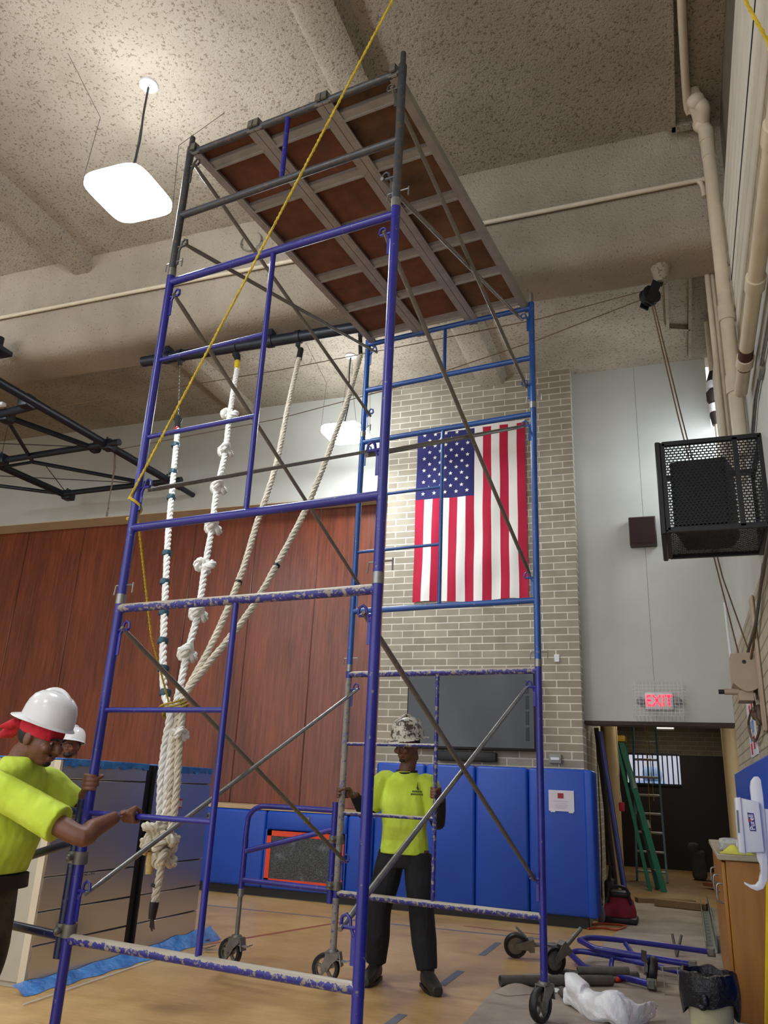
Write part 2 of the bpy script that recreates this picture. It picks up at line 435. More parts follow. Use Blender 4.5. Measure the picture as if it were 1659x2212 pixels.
# ---------------------------------------------------------------- corridor beyond the opening
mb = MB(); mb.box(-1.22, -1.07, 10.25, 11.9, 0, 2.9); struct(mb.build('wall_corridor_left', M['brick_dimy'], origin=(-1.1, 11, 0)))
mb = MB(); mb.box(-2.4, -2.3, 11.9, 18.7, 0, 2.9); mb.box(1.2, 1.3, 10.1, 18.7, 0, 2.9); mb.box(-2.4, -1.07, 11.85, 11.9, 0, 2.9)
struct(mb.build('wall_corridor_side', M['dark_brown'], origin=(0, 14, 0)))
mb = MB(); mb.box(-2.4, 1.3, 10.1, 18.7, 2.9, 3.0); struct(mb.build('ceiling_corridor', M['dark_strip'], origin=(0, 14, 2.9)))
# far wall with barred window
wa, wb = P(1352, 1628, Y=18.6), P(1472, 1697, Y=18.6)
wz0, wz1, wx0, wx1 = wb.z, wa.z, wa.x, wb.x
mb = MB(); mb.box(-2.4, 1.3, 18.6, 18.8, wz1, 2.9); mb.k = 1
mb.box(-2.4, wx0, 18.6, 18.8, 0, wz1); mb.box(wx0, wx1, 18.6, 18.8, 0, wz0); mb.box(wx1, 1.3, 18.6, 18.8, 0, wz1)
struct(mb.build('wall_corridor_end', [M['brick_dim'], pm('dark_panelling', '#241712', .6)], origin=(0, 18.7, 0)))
mb = MB()
for i in range(11):
    x = wx0 + (wx1 - wx0) * (i + .5) / 11; mb.tube([(x, 18.56, wz0), (x, 18.56, wz1)], .013, 8)
mb.box(wx0, wx1, 18.55, 18.6, wz0 - .02, wz0 + .02); mb.box(wx0, wx1, 18.55, 18.6, wz1 - .02, wz1 + .02)
struct(mb.build('window_1', M['black_metal'], origin=((wx0 + wx1) / 2, 18.6, wz0)))
gl = NT('window_glass'); gl.b.inputs['Transmission Weight'].default_value = 1; gl.set(.05); gl.b.inputs['IOR'].default_value = 1.05
mb = MB(); mb.box(wx0, wx1, 18.68, 18.69, wz0, wz1); struct(mb.build('window_1_pane', gl.m))
# street outside the window
mb = MB(); mb.box(-3.5, 2, 21.6, 21.7, 1.0, 4.5); tag(mb.build('house_front', pm('pale_render', '#c9c9d4', .8, 0, .2, .8)), 'pale building seen through the barred window beyond the doorway', 'building')
mb = MB(); mb.rbox(-1.15, -.35, 20.2, 21.2, 1.0, 1.75, .2, 3); mb.rbox(-.95, -.5, 20.3, 21.1, 1.7, 2.05, .15, 3)
tag(mb.build('parked_car', pm('pale_blue_paint', '#7f9cc0', .3)), 'pale blue car glimpsed outside the barred window', 'car')
mb = MB(); mb.box(-6, 5, 18.9, 24, .9, 1.0); struct(mb.build('ground_outside', M['white_wall'], origin=(0, 21, .9)))

WORLD = .9
# world: soft fill light, let in by leaving the rear wall off
w = bpy.data.worlds.new('world'); bpy.context.scene.world = w; w.use_nodes = True
w.node_tree.nodes['Background'].inputs['Color'].default_value = (.93, .95, 1, 1); w.node_tree.nodes['Background'].inputs['Strength'].default_value = WORLD

# bright clerestory window hidden in the corner of the right wall
mb = MB(); mb.box(.70, .72, 8.55, 9.84, 4.7, 6.5); struct(mb.build('window_2', emis('daylight_pane', '#eaf3ff', 3.2)))
# painted conduit along the near face of the ceiling beam
mb = MB(); mb.tube(smooth_path([(-14, 5.90, 6.25), (-7, 5.90, 6.25), (-2, 5.90, 6.25), (.36, 5.90, 6.26), (.46, 5.905, 6.25), (.49, 5.91, 6.2), (.5, 5.92, 6.1)], 6), .021, 10); tag(mb.build('beam_conduit', M['pipe_cream']), 'thin pale conduit running along the side of the deep ceiling beam', 'pipe')
# lights added under the corridor ceiling: one for the white fitting, one far fill
ld = bpy.data.lights.new('corridor_light', 'AREA'); ld.energy = 12; ld.size = .6; ld.color = (1, .93, .8); lo = bpy.data.objects.new('corridor_light', ld); C.objects.link(lo); lo.location = (-.3, 12.2, 2.88)
lo2 = bpy.data.objects.new('corridor_fill_far', ld); ld2 = ld.copy(); ld2.energy = 6; lo2.data = ld2; C.objects.link(lo2); lo2.location = (-.4, 17.0, 2.88)
# ---------------------------------------------------------------- rolling scaffold tower
W, L = 1.524, 2.486
PSI = -.1206
EX = V((cos(PSI), sin(PSI), 0)); EY = V((-sin(PSI), cos(PSI), 0)); O0 = V((-2.7305, 3.3818, 0))
def S(a, b, z): return O0 + EX * a + EY * b + Z * z
M['blue'] = painted('violet_blue_paint', '#2b2a86', '#77736f', .36, .3)
M['blue_worn'] = painted('worn_blue_paint', '#2c2c80', '#8f887b', .47, .4, .31)
M['blue_light'] = painted('medium_blue_paint', '#234f94', '#6f7680', .37, .32)
M['grey_tube'] = painted('dark_grey_tube', '#3c3f44', '#5b4a3f', .45, .38)
M['bare_tube'] = painted('stripped_tube', '#8e877a', '#5b5688', .44, .5)
scaf = thing('scaffold', 'tall blue rolling scaffold tower with plank deck on top, filling the middle of the gym', 'scaffold', S(W / 2, L / 2, 0))
R_ = .0240
HT = {'N': dict(bb=.597, r1=1.141, r2=1.625, tb=2.145, j1=2.197, bb2=2.588, r3=3.128, r4=3.621, tb2=4.159, j2=4.226, lb=4.653, pb=5.142),
      'F': dict(bb=.582, r1=1.126, r2=1.621, tb=2.146, j1=2.20, bb2=2.65, r3=3.147, r4=3.632, tb2=4.143, j2=4.216, lb=4.646, pb=5.115)}
IN = .757
def lock(frame, a, b, z, sgn, mat):
    """little pin with curved gravity latch on the inner side of a post"""
    mb = MB(); p = S(a, b, z); e = EX * sgn
    mb.tube([p + e * .015, p + e * .085], .008, 8)
    mb.tube([p + e * .03 - Z * .03, p + e * .045 + Z * .0, p + e * .05 + Z * .03, p + e * .066 + Z * .045, p + e * .086 + Z * .035, p + e * .09 + Z * .004], .007, 8)
    mb.bar(p + e * .030 - Z * .015, p + e * .030 - Z * .13, .006, .022, EX)
    mb.build('brace_lock', mat, frame)
def frame(row, lvl, mats):
    h = HT[row]; b = 0 if row == 'N' else L; mp, mbar, ml = mats
    if lvl == 0: z0, z1, lo, hi, rg = .21, h['j1'] - .02, 'bb', 'tb', ('r1', 'r2')
    elif lvl == 1: z0, z1, lo, hi, rg = h['j1'] + .015, h['j2'] - .015, 'bb2', 'tb2', ('r3', 'r4')
    else: z0, z1, lo, hi, rg = h['j2'] + .015, h['pb'] + .045, 'lb', 'pb', ()
    m = MB(); m.tube([S(0, b, z0), S(0, b, z1)], R_, 18); m.tube([S(W, b, z0), S(W, b, z1)], R_, 18)
    for q in (0, W):   # weld collars
        for zz in (h[lo], h[hi]): m.tube([S(q, b, zz - .03), S(q, b, zz + .03)], R_ * 1.04, 18)
    m.k = 1; rb = .0225 if lvl else .0235
    m.tube([S(0, b, h[lo]), S(W, b, h[lo])], rb, 16); m.tube([S(0, b, h[hi]), S(W, b, h[hi])], rb, 16)
    f = m.build('scaffold_frame', [mp, mbar], scaf)
    m = MB(); m.tube([S(IN, b, h[lo]), S(IN, b, h[hi])], .0150, 14); m.build('inner_post', [ml], f)
    for r in rg:
        m = MB(); m.tube([S(0, b, h[r]), S(IN, b, h[r])], .0130, 12); m.build('rung', [ml], f)
    sc = 1 if row == 'N' else -1
    zs_ = ((.80, 2.03), (2.82, 4.05), (4.41, 5.03))[lvl]
    for q, sg in ((0, 1), (W, -1)):
        for zz in zs_: lock(f, q, b + .0 * sc, zz, sg, mp)
    if lvl < 2:
        for q in (0, W):
            m = MB(); zz = z1 + .018; m.tube([S(q, b, zz - .028), S(q, b, zz + .025)], R_ * 1.09, 18); m.build('coupling_collar', M['steel'], f)
            m = MB(); s_ = -1 if q == 0 else 1; p = S(q, b, zz + .075)
            m.tube([p - EX * .05, p + EX * .07], .004, 6); m.tube([p - EX * .05, p - EX * .055 - Z * .05], .004, 6)
            m.tube([p + EX * .07 + Z * .012, p + EX * .07 - Z * .045], .004, 6); m.build('toggle_pin', M['steel'], f)
    else:
        for q in (0, W):
            m = MB(); m.tube([S(q, b, z1 - .02), S(q, b, z1 + .09)], .0175, 14); m.build('coupling_pin', M['grey_tube' if row == 'N' else 'steel_dull'], f)
    return f
frame('N', 0, (M['blue'], M['blue_worn'], M['blue'])); frame('N', 1, (M['blue'],) * 3)
frame('N', 2, (M['grey_tube'], M['grey_tube'], M['blue']))
frame('F', 0, (M['blue'], M['blue_worn'], M['blue_worn'])); frame('F', 1, (M['blue_light'],) * 3); frame('F', 2, (M['blue_light'],) * 3)
# the stripped, primer-coloured leg sits over the far left tube
m = MB(); m.tube([S(0, L, .21), S(0, L, 2.13)], R_ * 1.03, 18)
o = m.build('bare_leg', M['bare_tube'], scaf); o['label'] = 'paint-stripped beige leg of the far left corner'
# cross braces: flat-ended tubes, in crossing pairs on the two long sides
def brace(a, zn, zf, off, mat):
    m = MB(); p, q = S(a + off, .0, zn), S(a + off, L, zf); d = (q - p).normalized()
    m.tube([p - d * .02, p + d * .03, p + d * .09, q - d * .09, q - d * .03, q + d * .02], [.010, .011, .0135, .0135, .011, .010], 12)
    m.build('cross_brace', mat, scaf)
bm_ = M['steel']; bd = painted('tarnished_brace', '#6d675c', '#8c8474', .4, .45)
for a, sg in ((0, 1), (W, -1)):
    o1, o2 = sg * .055, sg * .083
    brace(a, 2.03, .80, o1, bd); brace(a, .80, 2.03, o2, bm_)
    brace(a, 4.05, 2.86, o1, bd); brace(a, 2.80, 4.05, o2, bd)
    brace(a, 5.03, 4.40, o1, bd); brace(a, 4.41, 5.02, o2, bd)
# casters
def caster(a, b, ang, top=.21):
    c0 = S(a, b, 0); rot = Matrix.Translation(c0) @ Matrix.Rotation(ang, 4, 'Z')
    off = .045
    f = MB(); f.M = rot
    f.lathe([(.0, .222), (.034, .222), (.040, .212), (.040, .202), (0.0, .202)], n=20)
    for s_ in (-1, 1):
        f.prism([(.045, .205), (-.045, .205), (-.05, .17), (off * -1 - .028, .115), (-off - .03, .085), (-off + .015, .082), (.0, .13), (.05, .175)], (0, s_ * .034 - .003, 0), (1, 0, 0), (0, 0, 1), (0, .006, 0))
    f.box(-.05, .05, -.037, .037, .200, .208); f.tube([(-off, -.045, .1), (-off, .045, .1)], .010, 12)
    fk = f.build('caster', M['steel_dull'], scaf)
    w_ = MB(); w_.M = rot @ Matrix.Translation((-off, 0, .1))
    w_.lathe([(.072, -.022), (.092, -.024), (.0995, -.012), (.0995, .012), (.092, .024), (.072, .022), (.072, -.022)], axis=V((0, 1, 0)), n=36)
    wh = w_.build('wheel', M['black'], fk)
    h_ = MB(); h_.M = w_.M; h_.tube([(0, -.03, 0), (0, .03, 0)], .022, 16)
    for k in range(5):
        an = 2 * pi * k / 5 + .3; h_.bar((cos(an) * .018, 0, sin(an) * .018), (cos(an) * .075, 0, sin(an) * .075), .02, .018, (0, 1, 0))
    h_.pipe((0, -.016, 0), (0, .016, 0), .076, .066, 30)
    h_.build('spoked_hub', M['steel_dull'], wh)
    l_ = MB(); l_.M = rot; l_.bar((.03, 0, .16), (.10, 0, .148), .045, .008); l_.bar((.10, 0, .148), (.135, 0, .165), .05, .006); l_.bar((.052, 0, .205), (.07, 0, .12), .07, .008, (1, 0, 0))
    l_.build('brake_lever', M['steel'], fk)
    if top > .21 + .01:
        s2 = MB(); s2.tube([c0 + Z * .2, c0 + Z * top], .0165, 14); s2.build('stem', M['steel_dull'], fk)
caster(0, L, .15); caster(W, L, 1.15); caster(0, 0, 2.4); caster(W, 0, 2.8)
# decks: three aluminium planks with plywood
M['ply'] = woodgrain('plywood', '#54301f', '#7b4a33', (2, 2, 1), .75, 5.)
M['ply_stained'] = woodgrain('stained_plywood', '#33241a', '#7a5636', (1.3, 1.3, 1), .8, 3.)
wd = .486
for i in range(3):
    a0 = .028 + i * .490; a1 = a0 + wd; zt, zb = 5.178, 5.115
    m = MB()
    for a in (a0 + .018, a1 - .018):
        m.bar(S(a, -.015, zb + .035), S(a, L + .015, zb + .028), .036, .06)
        m.bar(S(a + (.02 if a < a0 + .1 else -.02), -.015, zb + .012), S(a + (.02 if a < a0 + .1 else -.02), L + .015, zb + .006), .03, .012)
    dk = m.build('deck_plank', M['alu'], scaf)
    if i == 2: dk['label'] = 'rightmost plank with dark water-stained plywood'
    m = MB(); m.bar(S((a0 + a1) / 2, .02, zt - .008), S((a0 + a1) / 2, L - .02, zt - .016), wd - .06, .012)
    m.build('plywood_panel', M['ply_stained' if i == 2 else 'ply'], dk)
    for k in range(6):
        b = .13 + k * (L - .24) / 5; m = MB()
        m.bar(S(a0 + .04, b, zt - .032), S(a1 - .04, b, zt - .032), .055, .03); m.bar(S(a0 + .04, b + .028, zt - .040), S(a1 - .04, b + .028, zt - .040), .012, .045)
        m.build('cross_rib', M['alu'], dk)
    for a in (a0 + .018, a1 - .018):
        for b, sg in ((0, -1), (L, 1)):
            m = MB(); zz = HT['N']['pb'] if b == 0 else HT['F']['pb']
            m.bar(S(a, b - sg * .06, zz + .045), S(a, b + sg * .032, zz + .035), .034, .022); m.bar(S(a, b + sg * .030, zz + .04), S(a, b + sg * .034, zz - .012), .034, .012, EY)
            m.build('hook', M['steel_dull'], dk)
# outriggers: side frames clamped to the left legs, each on its own caster
def outrigger(base, d, zb, zt, mat, mtop):
    up = lambda r, z: base + d * r + Z * z
    m = MB(); m.tube([up(.05, zb - .09), up(.05, zt + .06)], .024, 16)
    m.tube(smooth_path([up(.05, zt), up(.62, zt), up(.74, zt - .012), up(.815, zt - .06), up(.84, zt - .16), up(.84, zb - .06)], 6), .0205, 14)
    m.tube([up(.05, zb), up(.84, zb)], .0205, 14); m.tube([up(.84, zb + .20), up(.05, zt - .13)], .0205, 14)
    m.tube([up(.84, zb - .06), up(.84, zt - .25)], .0225, 14)
    f = m.build('outrigger', mat, scaf)
    for z_ in (zb + .03, zt - .20):
        c = MB(); c.tube([base + Z * (z_ - .028), base + Z * (z_ + .028)], .034, 14); c.tube([up(.05, z_ - .026), up(.05, z_ + .026)], .034, 14); c.tube([up(.02, z_) - EY * .05, up(.02, z_) + EY * .05], .008, 8)
        c.ell(up(.03, z_) - EY * .05, .016); c.build('swivel_clamp', M['steel_dull'], f)
    s2 = MB(); s2.tube([up(.84, zb - .06), up(.84, zb - .115)], .0255, 14); s2.build('stem_collar', M['steel'], f)
    return up(.84, 0)
p = outrigger(S(0, L, 0), -EX, .60, 1.14, M['blue'], 0)
d = p - O0; caster(d.dot(EX), d.dot(EY), -.1, .50)
dd = (-EX + EY * .12).normalized()
p = outrigger(S(0, 0, 0), dd, .60, 1.14, painted('dark_blue_tube', '#1d2346', '#5b5a66', .4, .35), 0)
d = p - O0; caster(d.dot(EX), d.dot(EY), .6, .50)
# ---------------------------------------------------------------- suspended LED panels (two seen, the rest added out of view to light the hall)
EXPO = 1.12
LAMP = 44.
led = emis('led_panel', '#f4faff', LAMP); led_top = emis('led_uplight', '#eef6ff', LAMP * .22)
def lamp(x, y, zb, label, vis=True):
    t = thing('suspended_lamp', label, 'ceiling light', (x, y, zb), 'suspended square lamps')
    m = MB(); m.lathe([(0, 6.75), (.075, 6.75), (.075, 6.73), (.03, 6.715), (0, 6.715)], (x, y, 0), n=24); m.build('canopy', M['white'], t)
    m = MB(); m.tube(smooth_path([(x, y, 6.72), (x - .01, y + .01, 6.45), (x + .03, y - .02, 6.1), (x - .02, y, 5.80), (x - .03, y - .02, zb + .09)], 6), .009, 8); m.build('cord', M['black'], t)
    m = MB()
    for i, (sx, sy) in enumerate(((-1, -1), (1, -1), (1, 1), (-1, 1))):
        k = V((x + sx * .22, y + sy * .22, 6.25)) if i % 2 == 0 else V((x + sx * .10, y + sy * .10, 6.20))
        m.tube([(x + sx * .24, y + sy * .24, zb + .05), k], .0022, 5)
        m.tube([k, (x + sx * (.45 if i % 2 == 0 else .02), y + sy * (.45 if i % 2 == 0 else .02), 6.75)], .0022, 5)
    m.build('hanging_wires', M['black_metal'], t)
    m = MB(); m.prism([(cos(a) * .27 * q_, sin(a) * .27 * q_) for a, q_ in [(2 * pi * k / 64, (abs(cos(2 * pi * k / 64)) ** 5 + abs(sin(2 * pi * k / 64)) ** 5) ** -.2) for k in range(64)]], (x, y, zb), (1, 0, 0), (0, 1, 0), (0, 0, .05)); p_ = m.build('diffuser', led, t)
    m = MB(); m.rbox(x - .22, x + .22, y - .22, y + .22, zb + .051, zb + .085, .01, 1); m.build('uplight_box', led_top, t)  # glowing box put on top of the lamp to brighten the ceiling above
lamp(-3.78, 4.03, 5.60, 'bright square lamp hanging on a cord at the upper left, nearest the camera')
lamp(-3.80, 8.56, 5.58, 'bright square lamp hanging near the back wall, seen behind the scaffold leg')
for x, y in ((-3.8, -.6), (-8.2, -.6), (-8.2, 4.0), (-3.8, -4.5)):
    lamp(x, y, 5.60, 'square lamp added out of view to light the hall', True)
# ---------------------------------------------------------------- things on the back wall
# flag hung vertically: 13 stripes, canton at upper left
t = NT('flag_cloth'); t.col(lin('#e9e6e0')); t.set(.85); t.bump(t.noise(t.pos((40, 1, 8)), 3.), .08); M['flag_w'] = t.m
M['flag_r'] = pm('flag_red', '#b01038', .85, 0, .05); M['flag_b'] = pm('flag_blue', '#22235e', .85, 0, .05)
fx0, fx1, fz0, fz1 = -3.155, -1.675, 3.60, 6.035
def flagp(u, v, off=0.):
    x = fx0 + (fx1 - fx0) * u; z = fz1 + (fz0 - fz1) * v
    x += (.03 * v * (u - .5)) - .012 * (1 - v) * (u < .05)
    z += .012 * sin(u * 9) * v + .03 * (u - .5) * (1 - v) * 1.2
    d = .022 + .010 * sin(u * 26 + v * 5) * (.3 + v) + .008 * sin(u * 11 - v * 13 + 1) + .010 * sin(u * 5 + v * 22) * (.2 + .8 * u)
    return V((x, 9.65 - .012 - d - off, z))
mb = MB(); NU, NVv = 52, 60
for j in range(NVv):
    for i in range(NU):
        u = (i + .5) / NU; v = (j + .5) / NVv; st = int(u * 13)
        mb.k = (2 if (v < .41 and u < 7 / 13) else (1 if st % 2 == 0 else 0)) if v > .012 else 0
        mb.quad(*(flagp(a / NU, b / NVv) for a, b in ((i, j), (i, j + 1), (i + 1, j + 1), (i + 1, j))))
star = [(sin(k * pi / 5) * (1 if k % 2 == 0 else .42), cos(k * pi / 5) * (1 if k % 2 == 0 else .42)) for k in range(10)]
mb.k = 0
for r in range(11):
    for c_ in range(5 if r % 2 == 0 else 4):
        u = 7 / 13 * ((c_ + (.62 if r % 2 == 0 else 1.12)) / 5.25); v = .41 * (r + .75) / 11.5
        p = flagp(u, v, .004); mb.prism([(a * .030, b * .030) for a, b in star], p, (1, 0, 0), (0, 0, 1), (0, -.002, 0))
ob = mb.build('american_flag', [M['flag_w'], M['flag_r'], M['flag_b']])
tag(ob, 'large flag of red and white stripes and white stars hung vertically on the brick pier', 'flag')
# wall television with sound bar
t = NT('tv_glass'); p = t.pos()
t.col(t.ramp(t.noise(p, 2.5, 4), [(.35, (.006, .007, .008)), (.7, (.018, .019, .022))])); t.set(.16); t.b.inputs['Specular IOR Level'].default_value = .6
tv = thing('television', 'large black flat television mounted on the brick pier above the blue pads', 'television', (-2.375, 9.6, 1.785))
mb = MB(); mb.rbox(-3.165, -1.585, 9.53, 9.62, 1.785, 2.685, .012, 2); mb.box(-2.7, -2.05, 9.6, 9.648, 2.0, 2.5); mb.build('housing', M['black'], tv)
mb = MB(); mb.box(-3.145, -1.605, 9.523, 9.532, 1.815, 2.665); mb.build('screen', t.m, tv)
mb = MB()
for k in range(4): mb.rbox(-1.70 + .0, -1.66, 9.519, 9.524, 1.9 + k * .18, 2.05 + k * .18, .004, 1)
mb.build('side_grille', M['black_metal'], tv)
mb = MB(); mb.rbox(-2.78, -2.06, 9.55, 9.648, 1.655, 1.762, .012, 2)
tag(mb.build('sound_bar', M['black']), 'long black box fixed to the brick directly under the television', 'speaker')
mb = MB(); mb.rbox(-1.455, -1.315, 9.60, 9.65, 1.665, 1.765, .008, 2); o = mb.build('wall_control', pm('grey_plastic', '#8b8b86', .5))
tag(o, 'small grey control box on the brick at the right of the television', 'control box')
mb = MB(); mb.rbox(-1.435, -1.335, 9.592, 9.602, 1.70, 1.73, .002, 1); mb.build('display', M['white'], o)
a = P(1203, 1421, Y=9.65); mb = MB(); mb.rbox(a.x - .03, a.x + .03, 9.635, 9.65, a.z - .05, a.z + .04, .004, 1)
tag(mb.build('wall_plate', M['white']), 'tiny white plate on bare brick above the right end of the television', 'plate')
# blue wall pads
def pad(x0, x1, y0, y1, z0, z1, label, grp, r=.035):
    m = MB(); m.rbox(x0 + .002, x1 - .002, y0, y1, z0, z1, r, 4); o = m.build('wall_pad', M['mat']); return tag(o, label, 'wall pad', grp)
px_ = [-3.52, -2.90, -2.29, -1.68, -1.0]
lb = ['tall blue wall pad behind the standing worker', 'tall blue wall pad just right of the standing worker', 'tall blue wall pad under the right end of the television', 'tall blue wall pad carrying the paper notice']
pads = [pad(px_[i], px_[i + 1], 9.50, 9.60, .11, 1.605, lb[i], 'tall blue wall pads') for i in range(4)]
pad(-1.064, -.955, 9.47, 9.86, .11, 1.60, 'dark blue pad wrapped on the side of the brick pier by the doorway', 'tall blue wall pads', .03)
lx = [-9.0, -8.0, -6.98, -5.965, -4.955]
for i in range(4):
    n = ['low blue pad under the stage hidden far left behind the bent worker', 'low blue pad under the stage behind the left cabinet', 'low blue pad under the stage behind the right cabinet', 'low blue pad under the stage left of the orange-framed grille'][i]
    pad(lx[i], lx[i + 1], 9.50, 9.58, .10, .98, n, 'low blue stage pads')
g = thing('grille_pad', 'low blue stage pad with an orange-framed mesh grille in its middle', 'wall pad', (-4.41, 9.54, .1), 'low blue stage pads')
ga, gb, gc, gd = -4.915, -3.885, .16, .755
mb = MB(); mb.rbox(-4.953, -3.86, 9.50, 9.58, .10, .155, .02, 3); mb.rbox(-4.953, -3.86, 9.50, 9.58, .76, .98, .03, 3)
mb.box(-4.95, -4.92, 9.51, 9.58, .15, .77); mb.box(-3.885, -3.863, 9.51, 9.58, .15, .77); mb.build('padding', M['mat'], g)
mb = MB()
for bx in ((ga, ga + .06, gc, gd), (gb - .06, gb, gc, gd), (ga, gb, gc, gc + .055), (ga, gb, gd - .06, gd)): mb.box(bx[0], bx[1], 9.490, 9.505, bx[2], bx[3])
mb.build('tape_frame', M['orange'], g)
t = NT('mesh_grille'); p = t.pos(); v = t.n('ShaderNodeTexVoronoi'); v.inputs['Scale'].default_value = 90; t.l(p, v.inputs['Vector'])
c = t.ramp(v.outputs['Distance'], [(.25, lin('#5e6163')[:3]), (.5, lin('#33373a')[:3])])
t.col(t.mix(t.ramp(t.noise(p, 7, 5), [(.55, (0, 0, 0)), (.72, (.6, .6, .6))]), c, lin('#8d9ba2'))); t.set(.6); t.bump(v.outputs['Distance'], .4)
mb = MB(); mb.box(ga + .055, gb - .055, 9.498, 9.51, gc + .05, gd - .055); mb.build('mesh_screen', t.m, g)
pad(-3.858, -3.525, 9.50, 9.58, .10, .98, 'low blue stage pad between the orange-framed grille and the brick pier', 'low blue stage pads')
for i, (u, v) in enumerate(((449, 1762), (663, 1772))):
    a = P(u, v, Y=9.5); mb = MB(); mb.rbox(a.x - .04, a.x + .04, 9.488, 9.502, a.z - .035, a.z + .035, .004, 1)
    o = mb.build('outlet_plate', M['steel_dull']); tag(o, ['square socket plate set in the low blue pad beside the right cabinet', 'dark square socket opening in the low blue pad above the orange frame'][i], 'socket', 'stage socket plates')
    mb = MB(); mb.box(a.x - .02, a.x + .02, 9.484, 9.489, a.z - .018, a.z + .018); mb.build('socket', M['black'], o)
# paper notice taped on the pad
a, b = P(1185, 1706, Y=9.5), P(1241, 1754, Y=9.5)
mb = MB(); mb.box(a.x, b.x, 9.488, 9.502, b.z, a.z); o = mb.build('paper_notice', pm('paper', '#d8d5de', .7, 0, .02))
tag(o, 'white paper notice with a small red heading taped to the blue pad', 'notice')
mb = MB(); mb.box(a.x + .10, a.x + .165, 9.486, 9.4885, a.z - .085, a.z - .03); mb.build('red_heading', pm('heading_red', '#a02b42', .7), o)
mb = MB()
for k, (w_, zz) in enumerate(((.17, .112), (.11, .135), (.15, .155), (.13, .17), (.10, .185))):
    cx = (a.x + b.x) / 2; mb.box(cx - w_ / 2, cx + w_ / 2, 9.4865, 9.4885, a.z - zz - .004, a.z - zz)
mb.build('printed_lines', pm('faint_print', '#b9a9b4', .7), o)
mb = MB(); mb.box(a.x + .02, a.x + .07, 9.484, 9.4875, b.z - .012, b.z + .012); mb.box(b.x - .06, b.x - .01, 9.484, 9.4875, b.z - .014, b.z + .012); mb.build('tape', M['white'], o)
# brown square speaker on the white wall
a, b = P(1358, 1122, Y=9.78), P(1420, 1178, Y=9.78)
sp = thing('wall_speaker', 'square dark brown speaker box high on the white wall above the doorway', 'speaker', ((a.x + b.x) / 2, 9.8, b.z))
br = woodgrain('dark_veneer', '#2c1812', '#3b221a', (1, 1, 8), .5)
mb = MB(); mb.rbox(a.x, b.x, 9.70, 9.85, b.z, a.z, .008, 1); mb.build('cabinet', br, sp)
mb = MB(); mb.rbox(a.x + .015, b.x - .015, 9.692, 9.702, b.z + .015, a.z - .015, .004, 1); mb.build('grille_cloth', pm('brown_cloth', '#2a1511', .9, 0, .15, 80), sp)
# EXIT sign inside its wire guard, with two emergency lamp heads
a = P(1424, 1515, Y=9.80); ex = thing('exit_sign', 'white exit sign with red glowing letters above the doorway', 'exit sign', (a.x, 9.85, a.z - .1))
mb = MB(); mb.rbox(a.x - .155, a.x + .155, 9.79, 9.85, a.z - .095, a.z + .10, .02, 3); mb.build('sign_case', M['white'], ex)
text_mesh('red_letters', 'EXIT', .185, emis('exit_red', '#ff1638', 1.1), ex, (a.x, 9.789, a.z), (1, 0, 0), (0, 0, 1), .003, sx=.78, bold=.002)
for s_ in (-1, 1):
    mb = MB(); mb.lathe([(.012, 0), (.04, .01), (.045, .05), (.03, .06), (0, .06)], (a.x + s_ * .205, 9.85, a.z), V((0, -1, 0)), 18); mb.build('lamp_head', pm('grey_lens', '#7d7d7a', .4), ex)
wg = thing('wire_guard', 'wire cage guarding the exit sign on the white wall', 'wire guard', (a.x, 9.85, a.z - .25))
mb = MB(); hw, hh, yy = .255, .20, 9.70
for i in range(13):
    x = a.x - hw + 2 * hw * i / 12; mb.tube([(x, 9.85, a.z + hh + .03), (x, yy, a.z + hh - .03), (x, yy, a.z - hh + .03), (x, 9.85, a.z - hh - .03)], .0022, 5)
for j in range(10):
    z = a.z - hh + .03 + (2 * hh - .06) * j / 9; mb.tube([(a.x - hw - .04, 9.85, z), (a.x - hw, yy, z), (a.x + hw, yy, z), (a.x + hw + .04, 9.85, z)], .0022, 5)
mb.build('wire_mesh', M['white'], wg)
# ---------------------------------------------------------------- climbing ropes, backboard frame, cables
TB = pm('dark_teal_pipe', '#18202c', .4, .1, .2, 20.)
rb = thing('rope_beam', 'long dark pipe slung under the ceiling beam carrying the four climbing ropes', 'pipe', (-3.3, 6.28, 5.5))
mb = MB(); mb.tube([(-5.27, 6.28, 5.61), (-1.6, 6.28, 5.61)], .058, 18); mb.build('pipe', TB, rb)
for x in (-4.95, -3.7, -2.3):
    mb = MB(); mb.pipe((x - .03, 6.28, 5.61), (x + .03, 6.28, 5.61), .068, .057, 18); mb.box(x - .03, x + .03, 6.23, 6.33, 5.66, 5.735); mb.build('ceiling_clamp', TB, rb)
p0 = V((-3.8, 6.28, 5.5)); nrm = V((0, 3.75, -1.68)).normalized()   # plane in which the tied-up ropes hang
def rp(u, v): return PN(u, v, p0, nrm)
M['rope_w'] = pm('white_rope', '#dddcd6', .75, 0, .06, 20., .15, 160); M['rope_c'] = pm('cream_rope', '#c9c1ae', .85, 0, .14, 14., .2, 160)
M['teal'] = pm('teal_rubber', '#1f4350', .5, 0, .1); M['yellow'] = pm('yellow_rope', '#c9b02c', .7, 0, .2, 40.)
def fix_to_beam(mb, x):
    mb.pipe((x - .022, 6.28, 5.61), (x + .022, 6.28, 5.61), .070, .056, 18); mb.box(x - .02, x + .02, 6.265, 6.295, 5.50, 5.56)
YB = 4.62
def bp(u, v): return P(u, v, Y=YB)
def rope_end(path, tail): return smooth_path(path + tail, 10)
gk = pm('rope_grey_fitting', '#2c2f30', .45, .4)
